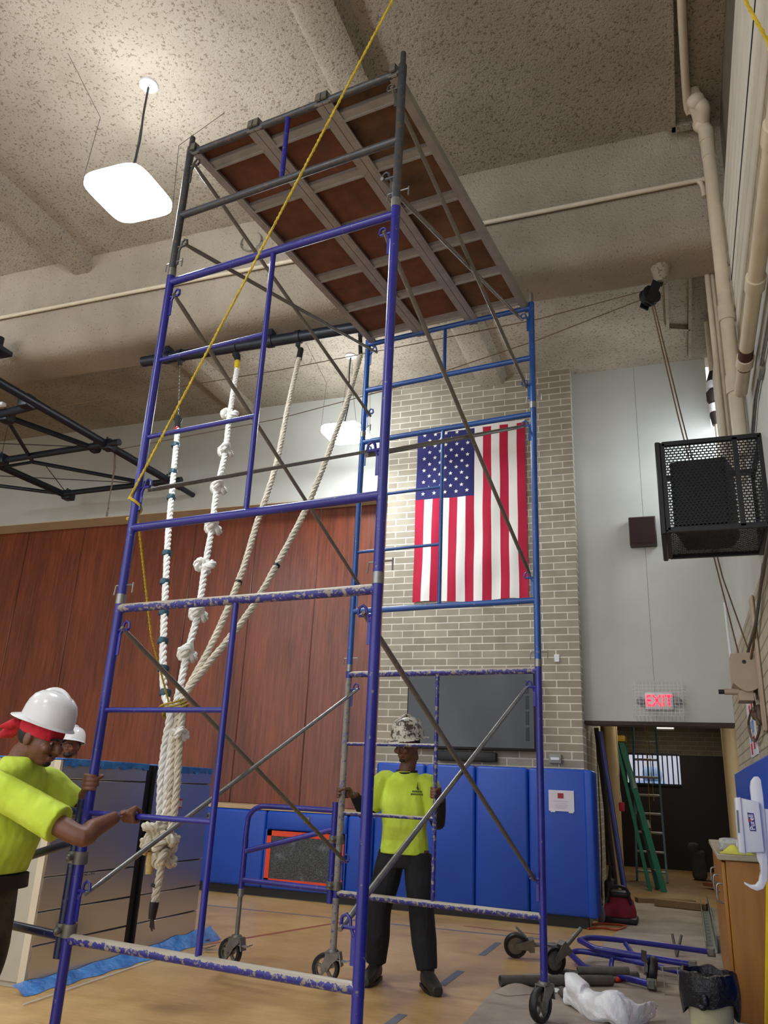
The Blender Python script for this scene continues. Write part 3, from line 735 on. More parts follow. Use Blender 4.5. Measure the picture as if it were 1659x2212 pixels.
# rope 1: white rope with teal climbing discs, hung on a chain
r1 = thing('climbing_rope', 'white climbing rope with dark teal discs, leftmost of the four hanging ropes', 'climbing rope', rp(385, 1200), 'four climbing ropes tied together')
x0 = -4.78
mb = MB(); fix_to_beam(mb, x0); mb.build('beam_clamp', TB, r1)
ch0, ch1 = V((x0, 6.28, 5.50)), rp(385, 902); mb = MB(); n = int((ch1 - ch0).length / .034)
for i in range(n):
    c_ = ch0.lerp(ch1, (i + .5) / n); d = (ch1 - ch0).normalized(); x, y, _ = basis(d); q = x if i % 2 else y
    mb.tube([c_ + d * .022 * cos(a) + q * .009 * sin(a) for a in [2 * pi * k / 10 for k in range(10)]], .0032, 5, closed=True)
mb.build('chain', M['steel'], r1)
mb = MB(); mb.tube([ch1, rp(384, 925)], .03, 12); mb.tube([rp(378, 905), rp(391, 930)], .014, 8); mb.tube([rp(392, 905), rp(380, 932)], .014, 8); mb.build('rope_clamp', gk, r1)
mb = MB(); mb.tube([rp(383, 925), rp(382, 932)], .026, 12); mb.build('red_collar', M['red'], r1)
path1 = [rp(384, 925), rp(377, 1000), rp(370, 1080), rp(363, 1160), rp(358, 1260), rp(354, 1350), rp(352, 1440), rp(356, 1500), rp(368, 1540)]
tail = [bp(356, 1610), bp(348, 1690), bp(345, 1775)]
mb = MB(); mb.strands(smooth_path(path1 + tail, 8), .026, .16, 6, .018); mb.build('rope', M['rope_w'], r1)
for (u, v) in ((379, 962), (374, 1020), (370, 1075), (361, 1196), (356, 1258), (354, 1324), (352, 1385), (353, 1445), (357, 1497)):
    c_ = rp(u, v); mb = MB(); mb.lathe([(.02, -.026), (.036, -.022), (.041, 0), (.036, .022), (.02, .026)], c_, V((0, .2, 1)), 18); mb.build('disc', M['teal'], r1)
# rope 2: white rope with overhand knots
def knot(mb, c, d, s, r):
    """overhand knot: a trefoil loop of rope round the standing part"""
    x, y, d = basis(d); q = []
    for k in range(49):
        a = 2 * pi * k / 48; q.append(V(c) + (x * (sin(a) + 1.25 * sin(2 * a)) + y * .75 * (cos(a) - 1.25 * cos(2 * a)) + d * -.95 * sin(3 * a)) * s)
    mb.strands(q, r, .11, 6, .012)
r2 = thing('climbing_rope', 'white climbing rope tied with overhand knots, second from the left of the four', 'climbing rope', rp(460, 1100), 'four climbing ropes tied together')
mb = MB(); fix_to_beam(mb, -4.11); mb.build('beam_clamp', TB, r2)
mb = MB(); mb.tube([V((-4.11, 6.28, 5.5)), rp(514, 785)], .016, 10); mb.tube([rp(514, 768), rp(513, 784)], .03, 10); mb.build('swivel', gk, r2)
mb = MB(); mb.tube([rp(513, 782), rp(512, 797)], .031, 12); mb.build('yellow_tag', M['yellow'], r2)
path2 = [rp(512, 797), rp(497, 890), rp(486, 980), rp(468, 1060), rp(458, 1140), rp(443, 1225), rp(428, 1325), rp(405, 1410), rp(388, 1490)]
mb = MB(); mb.strands(smooth_path(path2 + [bp(376, 1545), bp(370, 1610), bp(362, 1690), bp(357, 1775)], 8), .026, .15, 6, .018); mb.build('rope', M['rope_w'], r2)
for (u, v), (u2, v2) in zip(((496, 897), (487, 973), (472, 1052), (460, 1138), (443, 1223), (428, 1325), (404, 1411)), ((494, 905), (484, 985), (468, 1066), (456, 1150), (440, 1236), (424, 1338), (399, 1425))):
    mb = MB(); knot(mb, rp(u, v), rp(u2, v2) - rp(u, v), .029, .031); mb.build('knot', M['rope_w'], r2)
# ropes 3 and 4: plain laid ropes
r3 = thing('climbing_rope', 'plain cream laid climbing rope, third from the left of the four', 'climbing rope', rp(540, 1150), 'four climbing ropes tied together')
mb = MB(); fix_to_beam(mb, -3.38); mb.build('beam_clamp', TB, r3)
mb = MB(); mb.tube([V((-3.38, 6.28, 5.5)), rp(650, 760)], .013, 8); mb.tube([rp(650, 755), rp(646, 775)], .03, 10); mb.build('swivel', gk, r3)
path3 = [rp(648, 765), rp(624, 870), rp(600, 990), rp(576, 1070), rp(555, 1130), rp(528, 1220), rp(500, 1295), rp(470, 1365), rp(440, 1425), rp(402, 1495)]
mb = MB(); mb.strands(smooth_path(path3 + [bp(383, 1545), bp(374, 1620), bp(368, 1700), bp(362, 1775)], 8), .025, .13, 6, .016); mb.build('rope', M['rope_c'], r3)
mb = MB(); mb.tube([rp(516, 1256), rp(514.5, 1260)], .0275, 12); mb.build('black_tape_band', M['black'], r3)
r4 = thing('climbing_rope', 'plain cream laid climbing rope, rightmost of the four and slanting most', 'climbing rope', rp(650, 1120), 'four climbing ropes tied together')
mb = MB(); fix_to_beam(mb, -2.70); mb.build('beam_clamp', TB, r4)
mb = MB(); mb.tube([V((-2.70, 6.28, 5.5)), rp(779, 770)], .02, 8); mb.build('swivel', gk, r4)
path4 = [rp(779, 768), rp(752, 860), rp(722, 945), rp(690, 1030), rp(655, 1112), rp(597, 1222), rp(545, 1312), rp(490, 1385), rp(445, 1440), rp(398, 1505)]
mb = MB(); mb.strands(smooth_path(path4 + [bp(392, 1555), bp(386, 1620), bp(382, 1700), bp(374, 1770), bp(362, 1815), bp(352, 1840), bp(347, 1880), bp(338, 1925), bp(334, 1950)], 8), .025, .13, 6, .016); mb.build('rope', M['rope_c'], r4)
mb = MB(); mb.tube([rp(598.5, 1220), rp(596, 1224)], .0275, 12); mb.tube([bp(336.5, 1909), bp(335, 1916)], .0285, 12); mb.build('black_tape_band', M['black'], r4)
mb = MB(); mb.tube([bp(334, 1948), bp(331, 1965), bp(328, 1985)], [.029, .027, .022], 12)
for k in range(5): mb.bar(bp(328 + k * 1.2 - 2, 1984), bp(324 + k * 2.2, 2004 + (k % 3) * 4), .008, .004)
mb.build('taped_end', M['black'], r4)
# the big tangle of knots at the bottom, tied in the third rope
mb = MB()
for (u, v, dx, s, rr) in ((332, 1795, (1, .2, .3), .036, .028), (352, 1822, (.3, .2, 1), .040, .028), (366, 1818, (1, .4, -.5), .030, .026), (354, 1856, (-.3, .3, 1), .034, .027), (322, 1825, (.2, .1, 1), .026, .026), (345, 1800, (.6, -.5, .7), .034, .026)):
    c_ = bp(u, v); x, y, d = basis(dx)
    q = [c_ + (x * (sin(a) + 1.2 * sin(2 * a)) + y * .8 * (cos(a) - 1.2 * cos(2 * a)) + d * -.9 * sin(3 * a)) * s for a in [2 * pi * k / 40 for k in range(41)]]
    mb.strands(q, rr, .13, 6, .014)
mb.build('knot_tangle', M['rope_c'], r3)
mb = MB(); mb.tube([bp(326, 1840), bp(324, 1865), bp(322, 1888)], [.022, .028, .024], 10); mb.tube([bp(322, 1822), bp(312, 1846)], .02, 10); mb.build('frayed_tail', pm('yellowed_rope', '#b59e62', .9, 0, .2, 30.), r3)
mb = MB(); knot(mb, bp(389, 1585), (0, .2, 1), .024, .022); mb.build('knot', M['rope_w'], r2)
# yellow tie rope from ceiling, round the near left post, then down to the bundle
top = PN(845, 0, (0, 2.95, 5), V((0, 1, 0))); low = S(-.026, -.03, 2.75)
top2 = top + (top - low).normalized() * ((6.75 - top.z) / (top - low).normalized().z)
yt = thing('tie_rope', 'thin yellow rope running down from the ceiling to the left scaffold post', 'rope', top2)
mb = MB(); mb.strands([low, low.lerp(top2, .3) + V((0, 0, -.02)), low.lerp(top2, .65) + V((0, 0, -.02)), top2], .0085, .05, 5, .03); mb.build('line', M['yellow'], yt)
mb = MB(); c_ = S(0, 0, 2.80); mb.tube([c_ + (EX * cos(a) + EY * sin(a)) * .033 + Z * (.04 - .02 * a) for a in [pi + 2.2 * pi * k / 24 for k in range(25)]], .008, 6); mb.build('loop', M['yellow'], yt)
mb = MB(); mb.tube([top2, top2 + Z * .0 - Z * .06], .012, 8); mb.build('ceiling_eye', M['steel'], yt)
y2 = thing('tie_line', 'thin yellow line from the left scaffold post down to the gathered ropes', 'rope', S(0, 0, 2.4))
g0 = bp(366, 1522)
mb = MB(); mb.strands([S(-.02, .03, 2.72), V((S(0, 0, 2.5) * .5 + g0 * .5).to_tuple()) - Z * .02, g0], .008, .05, 5, .025); mb.build('line', M['yellow'], y2)
mb = MB()
for k in range(3):
    cc = bp(372 + k * 4, 1516 + k * 6); mb.tube([cc + V((cos(a) * .085, sin(a) * .06, .012 * sin(2 * a) + (cos(a) - .5) * .04)) for a in [2 * pi * j / 24 for j in range(24)]], .008, 6, closed=True)
mb.tube(smooth_path([bp(365, 1518), bp(362, 1528), bp(358, 1545)]), .009, 6); mb.tube(smooth_path([bp(378, 1515), bp(386, 1528), bp(390, 1540)]), .007, 6)
mb.build('lashing', pm('mustard_rope', '#9c8428', .8, 0, .3, 60), y2)
y3 = MB(); a, b = P(1606, -6, Y=2.45), P(1662, 96, Y=2.55); d = (a - b).normalized(); a2 = a + d * ((6.75 - a.z) / d.z if d.z > 0 else 1)
a2 = a + (a - b) * 1.0
y3.strands([V((.47, 2.40, 6.75)), a, b, V((.48, 2.62, 3.4)), V((.49, 2.7, 1.0)), V((.49, 2.72, .01))], .0085, .05, 5, .03); tag(y3.build('pull_rope', M['yellow']), 'yellow rope crossing the white wall at the upper right corner', 'rope')

# folding basketball backboard frame, pipes under the ceiling
bf = thing('backboard_frame', 'black pipe frame of a folded basketball backboard under the ceiling at left', 'backboard frame', (-7.3, 7.8, 5.35))
zb = 5.40
def q(u, v, z=zb): return P(u, v, Zz=z)
def pipe_(a, b, r, nm='pipe'):
    m = MB(); m.tube([a, b], r, 14); m.build(nm, TB, bf)
pipe_(q(-20, 815), q(388, 1052), .052); pipe_(q(-60, 980), q(152, 1074), .052)
pipe_(q(-30, 1000, zb), q(258, 955), .045); pipe_(q(140, 1066), q(392, 1036), .042); pipe_(q(-40, 905), q(80, 875), .05)
pipe_(q(25, 904), q(216, 973), .036); pipe_(q(71, 998), q(356, 1051), .028); pipe_(q(20, 914), q(71, 998), .025); pipe_(q(-20, 1013), q(71, 998), .022); pipe_(q(-20, 1047), q(145, 1068), .028)
for (u, v, s_) in ((58, 868, .075), (5, 993, .07), (235, 962, .07), (148, 1070, .075), (364, 1040, .06), (14, 900, .075), (205, 970, .05)):
    c_ = q(u, v); m = MB(); m.rbox(c_.x - s_, c_.x + s_, c_.y - s_, c_.y + s_, c_.z - s_, c_.z + s_, .015, 2); m.tube([c_ - V((s_ * .6, 0, 0)), c_ - V((s_ * .6, 0, -.12))], .014, 8); m.build('clamp', TB, bf)
for (u, v) in ((-20, 815),):
    c_ = q(u, v); pipe_(c_, V((c_.x, c_.y, 5.9)), .05, 'hanger'); 
c_ = q(-20, 815); m = MB(); m.rbox(c_.x - .12, c_.x + .12, c_.y - .12, c_.y + .12, 5.70, 5.76, .01, 1); m.build('mounting_plate', TB, bf)
c_ = q(372, 1042); pipe_(c_, V((c_.x, 9.65, c_.z)), .04, 'wall_stay')
m = MB(); m.tube([q(0, 958), q(250, 968)], .006, 6); m.tube([q(0, 1028), q(350, 1046)], .006, 6); m.tube([q(98, 1005), q(138, 1058)], .006, 6); m.tube([q(18, 915), q(0, 1000)], .004, 5); m.build('stay_cables', M['black_metal'], bf)
m = MB(); m.rbox(q(-5, 876).x - .2, q(22, 888).x, q(10, 880).y - .04, q(10, 880).y + .04, 5.42, 5.47, .02, 2); m.build('white_stop', M['white'], bf)
cd = q(248, 975); pd = MB(); e_ = P(231, 1112, Y=cd.y); k1 = P(241, 1050, Y=cd.y)
pd.tube([cd, P(247, 1010, Y=cd.y), k1], .010, 6); pd.tube([cd + V((.01, 0, 0)), P(249, 1010, Y=cd.y), k1], .008, 6); pd.tube([k1, P(235, 1085, Y=cd.y), e_], .008, 6); pd.ell(e_ + Z * .01, (.015, .015, .04)); pd.ell(P(234, 1098, Y=cd.y), .013)
tag(pd.build('hanging_rope', pm('brown_cord', '#6c5a45', .8)), 'brown cord dangling from the backboard frame', 'rope')
# hoist pulley on the ceiling beam with its cables
pu = thing('hoist_pulley', 'black pulley block hanging from the ceiling beam at upper right', 'pulley', (.10, 6.3, 5.3))
tp = P(1427, 578, Zz=5.735); pc = P(1404, 640, Y=tp.y)
m = MB(); m.lathe([(.09, 5.74), (.075, 5.70), (.06, 5.62), (.05, 5.58), (0, 5.58)], (tp.x, tp.y, 0), n=20); m.build('sprayed_mount', M['ceil'], pu)
m = MB(); m.tube(smooth_path([V((tp.x - .02, tp.y, 5.60)), P(1421, 612, Y=tp.y), P(1414, 622, Y=tp.y), pc + (tp - pc).normalized() * .06], 6), .018, 8); m.tube([V((tp.x + .03, tp.y, 5.60)), P(1432, 600, Y=tp.y), P(1427, 618, Y=tp.y)], .014, 8); m.build('shackle', M['black'], pu)
ax = V((.55, -.83, 0)).normalized(); m = MB(); m.lathe([(.03, -.035), (.085, -.035), (.085, -.025), (.065, -.012), (.065, .012), (.085, .025), (.085, .035), (.03, .035)], pc, ax, 28); m.build('sheave', M['black'], pu)
m = MB(); dq = (tp - pc).normalized()
for s_ in (-1, 1): m.bar(pc - dq * .10 + ax * .043 * s_, pc + dq * .12 + ax * .043 * s_, .08, .012, ax)
m.build('cheek_plates', M['black_metal'], pu)
rust = pm('rusty_cable', '#6a5238', .7, .2, .2, 40.)
def cable(nm, pts, r, lab):
    m = MB(); m.tube(pts, r, 6); tag(m.build(nm, rust), lab, 'cable', 'hoist cables')
yb = tp.y
cable('hoist_cable', [pc + Z * .07, P(1160, 690, Y=yb + .25), P(860, 750, Y=yb + .6), P(600, 800, Y=yb + .9), q(110, 882)], .0045, 'upper thin cable from the pulley across to the backboard frame')
cable('hoist_cable', [pc - V((.07, 0, .02)), P(1160, 735, Y=yb + .3), P(860, 836, Y=yb + .8), P(600, 905, Y=yb + 1.2), q(250, 972)], .0045, 'lower thin cable from the pulley across to the backboard frame')
# round fixture plate with wire bail on the side of the ceiling beam
a = P(547, 528, Y=5.93); rf = thing('beam_fixture', 'round metal fitting with a wire bail on the side of the ceiling beam', 'fitting', a)
m = MB(); m.lathe([(.10, 0), (.10, .02), (.07, .03), (0, .03)], (a.x, 5.94, a.z), V((0, -1, 0)), 24); m.build('plate', M['ceil2'], rf)
m = MB(); m.tube([V((a.x + .12 * cos(t_), 5.88, a.z + .11 * sin(t_))) for t_ in [2 * pi * k / 28 for k in range(28)]], .006, 6, closed=True)
for k in range(4): m.tube([(a.x + .12 * cos(k * pi / 2), 5.88, a.z + .11 * sin(k * pi / 2)), (a.x + .09 * cos(k * pi / 2), 5.95, a.z + .08 * sin(k * pi / 2))], .005, 6)
m.build('wire_bail', M['steel_dull'], rf)
# ---------------------------------------------------------------- two wrapped steel cabinets
t = NT('cabinet_lower'); t.col(lin('#d6d3cd')); t.set(.24, .85); M['cab_lo'] = t.m
M['cab_hi'] = M['cab_lo']
M['cab_side'] = pm('cabinet_cream', '#aaa594', .4, .1, .03)
t = NT('blue_film'); t.col(t.ramp(t.noise(t.pos(), 9.), [(.3, lin('#1c62b4')[:3]), (.7, lin('#3f8fdc')[:3])])); t.set(.25); t.b.inputs['Alpha'].default_value = .86
t.bump(t.noise(t.pos((1, 1, 1)), 14., 5, .6), .8, .03); M['film'] = t.m
def cabinet(y0, y1, label):
    c = thing('steel_cabinet', label, 'cabinet', (-4.36, (y0 + y1) / 2, 0), 'pair of steel cabinets')
    m = MB(); m.rbox(-4.66, -4.085, y0, y1, .03, 1.40, .006, 1); m.box(-4.64, -4.1, y0 + .02, y1 - .02, 0, .03); m.build('body', M['cab_side'], c)
    zs_ = [.035, .245, .445, .655, 1.275, 1.40]
    for i in range(5):
        m = MB(); m.rbox(-4.095, -4.05, y0 + .004, y1 - .004, zs_[i] + .003, zs_[i + 1] - .003, .004, 1); m.build('drawer_front', M['cab_lo'] if i < 3 else M['cab_hi'], c)
    for ya, yb in ((y0 - .022, y0), ):
        m = MB(); m.box(-4.10, -4.046, ya, yb, .02, 1.40); m.build('edge_trim', M['cream'] if y0 < 5 else M['black'], c)
    m = MB(); n = 14
    def edge(u, v):
        y = y0 + .0 + (y1 - y0) * u; r = random.Random(int(u * 997)); dz = .03 + .035 * r.random()
        return V((-4.042 + .008 * r.random(), y, 1.412 - dz * v))
    m.grid(24, 3, edge); m.rbox(-4.66, -4.045, y0 - .002, y1 + .002, 1.403, 1.414, .003, 1)
    m.build('film_cover', M['film'], c)
    return c
c1 = cabinet(4.675, 5.66, 'tall steel cabinet with blue-grey and beige fronts, left of the pair')
c2 = cabinet(5.78, 6.64, 'tall steel cabinet at the right end of the pair, behind the hanging ropes')
m = MB(); m.box(-4.10, -4.07, 5.66, 5.76, .0, 1.405); m.build('gap_shade', M['black'], c2)  # black sheet standing in for the shade in the gap between the cabinets
a, b = P(371, 1725, X=-4.05), P(391, 1746, X=-4.05)
m = MB(); m.box(-4.05, -4.046, a.y, b.y, b.z, a.z); st = m.build('sticker', pm('sticker_grey', '#b9b4b4', .6), c2); m = MB(); m.box(-4.046, -4.045, a.y, b.y, a.z - .015, a.z); m.box(-4.046, -4.045, a.y, b.y, b.z, b.z + .012); m.build('red_bands', M['red'], st)
a, b = P(172, 1745, X=-4.05), P(186, 1752, X=-4.05); m = MB(); m.box(-4.05, -4.046, a.y - .1, b.y, b.z - .02, a.z); m.build('sticker', pm('sticker_red', '#c25a66', .6), c1)
text_mesh('printed_tape', 'IN THE USA', .035, pm('tape_print', '#54545c', .6), c1, (-4.047, 5.10, .645), (0, 1, 0), (0, 0, 1), .0005)
# blue plastic film bunched along the foot of the cabinets
m = MB()
def fl_(u, v):
    y = 4.55 + 2.32 * u; r = .5 + .5 * sin(u * 31) * sin(u * 13 + 1)
    x = -4.043 + .12 * v + .015 * v * sin(u * 47); z = (.035 + .05 * u ** 3) * (1 - v) ** 1.5 * (1 + .5 * r) + .007 * sin(pi * v) * (1 + sin(u * 61 + v * 5)) + .004
    return V((x, y, z))
m.grid(90, 8, fl_); tag(m.build('plastic_sheet', M['film'], fix=False), 'strip of crumpled blue plastic film along the floor at the cabinets', 'plastic sheet')
m = MB(); m.tube([P(372, 2060, Zz=.01), P(50, 2170, Zz=.01)], .004, 5); tag(m.build('floor_edge_strip', M['white']), 'thin pale strip on the floor in front of the blue film', 'strip')
m = MB()
for k in range(9):
    r = random.Random(k); c_ = P(425 + 22 * r.random(), 2032 + 22 * r.random(), Zz=.012); a = r.random() * 3; m.bar(c_, c_ + V((cos(a) * .11, sin(a) * .11, .01)), .015, .004)
o = m.build('metal_scraps', M['steel']); tag(o, 'little heap of bent metal strips on the floor by the right cabinet', 'scrap', kind='stuff')

# ---------------------------------------------------------------- floor: tape, paper, pile of scaffold parts
M['duct'] = pm('duct_tape', '#6f7276', .45, .1, .15, 30.)
for i, (y0, y1) in enumerate(((7.50, 8.20), (6.25, 6.80), (5.0, 5.38))):
    m = MB(); m.box(-1.775, -1.715, y0, y1, .0005, .002); tag(m.build('tape_strip', M['duct']), ['grey tape strip on the wood floor farthest toward the blue pads', "grey tape strip on the floor at the standing worker's boot", 'grey tape strip on the floor at the bottom edge of the photo'][i], 'tape', 'grey floor tape strips')
t = NT('floor_paper'); t.col(t.ramp(t.noise(t.pos(), 2.2, 5, .6), [(.35, lin('#8d8074')[:3]), (.65, lin('#a99c8d')[:3])])); t.set(.85); t.bump(t.noise(t.pos(), 3.), .15, .03); M['paper'] = t.m
def sheet(poly, z, label):
    m = MB(); m.prism(poly, (0, 0, z), (1, 0, 0), (0, 1, 0), (0, 0, .0025)); o = m.build('protection_board', M['paper']); tag(o, label, 'floor covering', 'floor protection boards')
sheet([(-1.33, 4.6), (-1.38, 6.25), (-1.30, 6.95), (-1.02, 7.22), (-.3, 7.6), (.54, 7.6), (.54, 4.6)], .0005, 'brownish protection board on the floor nearest the camera, under the caster and pipes')
sheet([(-.95, 7.3), (-.78, 9.6), (-.70, 10.9), (.54, 10.9), (.54, 7.2)], .0035, 'brownish protection board on the floor leading up to the doorway')
sheet([(-1.0, 10.8), (-1.0, 12.5), (.9, 12.5), (.9, 10.8)], .0005, 'grey protection board on the floor just inside the doorway')
m = MB(); m.grid(6, 3, lambda u, v: V((-1.36 + .25 * u + .1 * v, 6.22 + .25 * u - .05 * v, .006 + .05 * (1 - v) * sin(pi * u)))); tag(m.build('board_flap', M['paper'], fix=False), 'torn curled corner of the protection board left of the right caster', 'floor covering')
rust2 = M['dark_brown']
m = MB(); m.bar(V((-1.17, 6.45, .008)), V((-1.02, 6.25, .012)), .03, .004); tag(m.build('scrap_shard', rust2), 'dark sliver of scrap on the board left of the right caster', 'scrap')
# loose grey pipes
M['grey_pipe'] = pm('weathered_pipe', '#5d5850', .6, .3, .25, 14., .1, 60)
def loose(nm, a, b, r, lab, mat=None, hollow=True):
    a, b = V(a), V(b); d = (b - a).normalized(); m = MB(); m.pipe(a, b, r, r * .8, 18) if hollow else m.tube([a, b], r, 14)
    return tag(m.build(nm, mat or M['grey_pipe']), lab, 'pipe', 'loose pipes on the floor')
loose('loose_pipe', (-1.36, 6.44, .040), (-.62, 6.92, .040), .036, 'grey pipe lying left of the right caster, pointing at the camera side')
loose('loose_pipe', (-.98, 6.72, .034), (-.46, 7.25, .034), .030, 'short grey pipe lying behind the white plastic bag')
loose('loose_pipe', (-.915, 6.38, .036), (-.66, 5.96, .036), .032, 'short grey pipe poking out below the white plastic bag')
loose('loose_pipe', (-.86, 6.85, .09), (-.50, 6.98, .105), .028, 'stubby grey pipe resting across the others behind the bag')
loose('loose_pipe', (-1.12, 7.15, .024), (-.60, 7.05, .024), .020, 'thin grey rod lying at the back of the pile')
# spare casters
def spare_caster(c, R, lab):
    th = thing('spare_caster', lab, 'caster', c, 'spare casters in the pile'); T = Matrix.Translation(c) @ R
    m = MB(); m.M = T; m.lathe([(.070, -.025), (.092, -.027), (.100, -.012), (.100, .012), (.092, .027), (.070, .025), (.070, -.025)], axis=V((0, 1, 0)), n=30); m.build('wheel', M['black'], th)
    m = MB(); m.M = T; m.lathe([(0, -.02), (.07, -.012), (.07, .012), (0, .02)], axis=V((0, 1, 0)), n=20)
    m.build('hub', M['steel_dull'], th)
    m = MB(); m.M = T
    for s_ in (-1, 1): m.prism([(-.02, -.02), (.02, -.02), (.13, -.04), (.15, .0), (.13, .05), (.0, .02)], (0, s_ * .036 - .003, 0), (1, 0, 0), (0, 0, 1), (0, .006, 0))
    m.box(.11, .155, -.04, .04, -.05, .05); m.tube([(.15, 0, 0), (.34, 0, .0)], .017, 12); m.bar((.1, .05, .04), (.02, .07, .12), .04, .006); m.build('fork', M['steel_dull'], th)
def RR(x, y, z): return Euler((radians(x), radians(y), radians(z)), 'XYZ').to_matrix().to_4x4()
spare_caster((-1.46, 7.55, .10), RR(12, -4, 18), 'spare caster wheel lying at the left end of the pile of scaffold parts')
spare_caster((-1.06, 7.02, .11), RR(0, -40, 42), 'spare caster with its stem pointing up, just behind the right scaffold leg')
spare_caster((-.34, 7.12, .10), RR(10, 5, 100), 'spare caster at the right end of the folded blue frames')
# folded blue outrigger frames
def lying(p, lab, seed=0):
    th = thing('folded_outrigger', lab, 'scaffold part', p[0], 'folded blue outriggers'); p = [V(x) for x in p]
    m = MB(); m.tube(smooth_path([p[0], p[0].lerp(p[1], .12) + V((0, .06, .02)), p[0].lerp(p[1], .5) + V((0, .06, .015)), p[1]], 8), .022, 14); m.build('top_tube', M['blue'], th)
    m = MB(); m.tube([p[0], p[2], p[3]], .024, 14); m.build('bottom_tube', M['blue'], th)
    m = MB(); m.tube([p[0].lerp(p[1], .35) + V((0, .04, .0)), p[2].lerp(p[3], .4)], .02, 12); m.build('diagonal_tube', M['blue'], th)
    for q_ in (p[1], p[3]):
        m = MB(); m.tube([q_ - V((.03, 0, .0)), q_ + V((.035, 0, 0))], .036, 12); m.box(q_.x - .02, q_.x + .02, q_.y - .05, q_.y + .05, q_.z - .02, q_.z + .03); m.build('end_clamp', M['steel_dull'], th)
lying([(-.95, 7.75, .16), (.10, 8.05, .13), (-.80, 7.55, .14), (-.05, 7.55, .10)], 'folded blue outrigger frame lying at the back of the pile of scaffold parts')
lying([(-1.02, 7.62, .075), (-.02, 7.35, .06), (-.86, 7.28, .04), (-.34, 6.92, .045)], 'folded blue outrigger frame lying at the front of the pile, beside the trash can')
m = MB()
for x, y in ((-.255, 6.9), (-.155, 6.95)): m.bar((x, y, .17), (x + .01, y - .06, .003), .035, .006, (1, 0, 0))
m.bar((-.27, 6.93, .155), (-.13, 6.97, .165), .03, .02)
tag(m.build('bracket', M['steel_dull']), 'flat grey bracket with two legs leaning against the blue frames', 'bracket')
m = MB(); m.tube([P(1452, 2018, Y=8.55), P(1462, 2066, Y=8.45)], .012, 8); m.tube([P(1472, 2020, Y=8.5), P(1462, 2066, Y=8.45)], .012, 8); m.tube([P(1462, 2064, Y=8.45), V((P(1462, 2066, Y=8.45).x, 8.42, .0))], .012, 8)
tag(m.build('forked_rod', M['grey_pipe']), 'forked grey rod sticking up behind the folded blue frames', 'rod')
m = MB(); m.ell((-.60, 7.08, .022), (.04, .05, .022)); tag(m.build('rag', M['orange']), 'small orange rag on the board beside the folded frames', 'rag')
# white plastic bag
bg = [P(1222, 2125, Zz=.12), P(1265, 2150, Zz=.10), P(1310, 2172, Zz=.09), P(1360, 2180, Zz=.09), P(1405, 2180, Zz=.07), P(1446, 2182, Zz=.03)]
m = MB(); secs = []
for i, c_ in enumerate(smooth_path(bg, 5)):
    u = i / (5 * (len(bg) - 1)); w_ = (.025 + .085 * sin(pi * min(1, u * 1.05 + .05)) ** .7) * (1 if u < .95 else .5); h_ = .035 + .055 * sin(pi * min(1, u + .1)); c_ = V(c_); c_.z = max(h_ * .75 + .006, .0)
    w_ = max(w_, .03); secs.append((c_ + Z * .02 * sin(u * 17), V((.35, .9, 0)) * w_, Z * h_))
m.loft(secs[:-3], 22)
bagm = NT('white_bag'); bagm.col(lin('#f2f2f2')); bagm.set(.4); bagm.bump(bagm.noise(bagm.pos((1, 1, 1)), 22., 5, .6), .6, .02); bagm.b.inputs['Subsurface Weight'].default_value = .15
r_ = random.Random(3)
m.v = [p + V((r_.uniform(-1, 1), r_.uniform(-1, 1), r_.uniform(-.3, 1))) * .007 for p in m.v]
m.loft([(bg[0] + Z * .05, V((.3, .8, 0)) * .02, Z * .02), (bg[0] + Z * .02 + V((.05, -.05, 0)), V((.35, .9, 0)) * .10, Z * .06), (bg[1], V((.35, .9, 0)) * .09, Z * .07)], 14)
tag(remesh(m.build('plastic_bag', bagm.m), .008, 3, .5), 'crumpled white plastic bag lying over the pipes on the floor', 'bag')
# trash can with black liner
cx, cy = .045, 5.75
tc = thing('trash_can', 'cream trash can with a black bag liner, in front of the orange cabinet', 'trash can', (cx, cy, 0))
m = MB(); m.lathe([(.0, .0), (.112, 0), (.118, .02), (.132, .285), (.136, .29), (.136, .30), (.126, .30), (.108, .03), (0, .03)], (cx, cy, 0), n=36); m.build('bin', pm('cream_plastic', '#b8b38f', .45), tc)
m = MB(); n = 48
def liner(u, v):
    a = 2 * pi * u; w_ = .008 * sin(5 * a) + .005 * sin(9 * a + 1)
    if v < .3: r = .105 + .018 * min(1, v / .2) + (.032 * (v - .27) / .03 if v > .27 else 0); z = .15 + .23 * v / .3 + w_ * v / .3
    else: k = (v - .3) / .7; r = .155 + .016 * sin(pi * k) + w_ * .5 * k; z = .38 + w_ * (1 - k) - k * (.20 + .05 * sin(a * 2 + 1.3) + .035 * sin(3 * a))
    return V((cx + r * cos(a), cy + r * sin(a), z))
m.grid(72, 14, liner)
bl = NT('black_bag'); bl.col(lin('#0b0b0d')); bl.set(.22); bl.bump(bl.noise(bl.pos(), 26., 5, .6), .9, .02)
m.build('bag_liner', bl.m, tc, fix=False)
m = MB(); m.ell((cx - .03, cy - .165, .235), (.022, .018, .04)); m.ell((cx - .045, cy - .168, .205), (.025, .016, .018)); m.build('liner_knot', bl.m, tc)

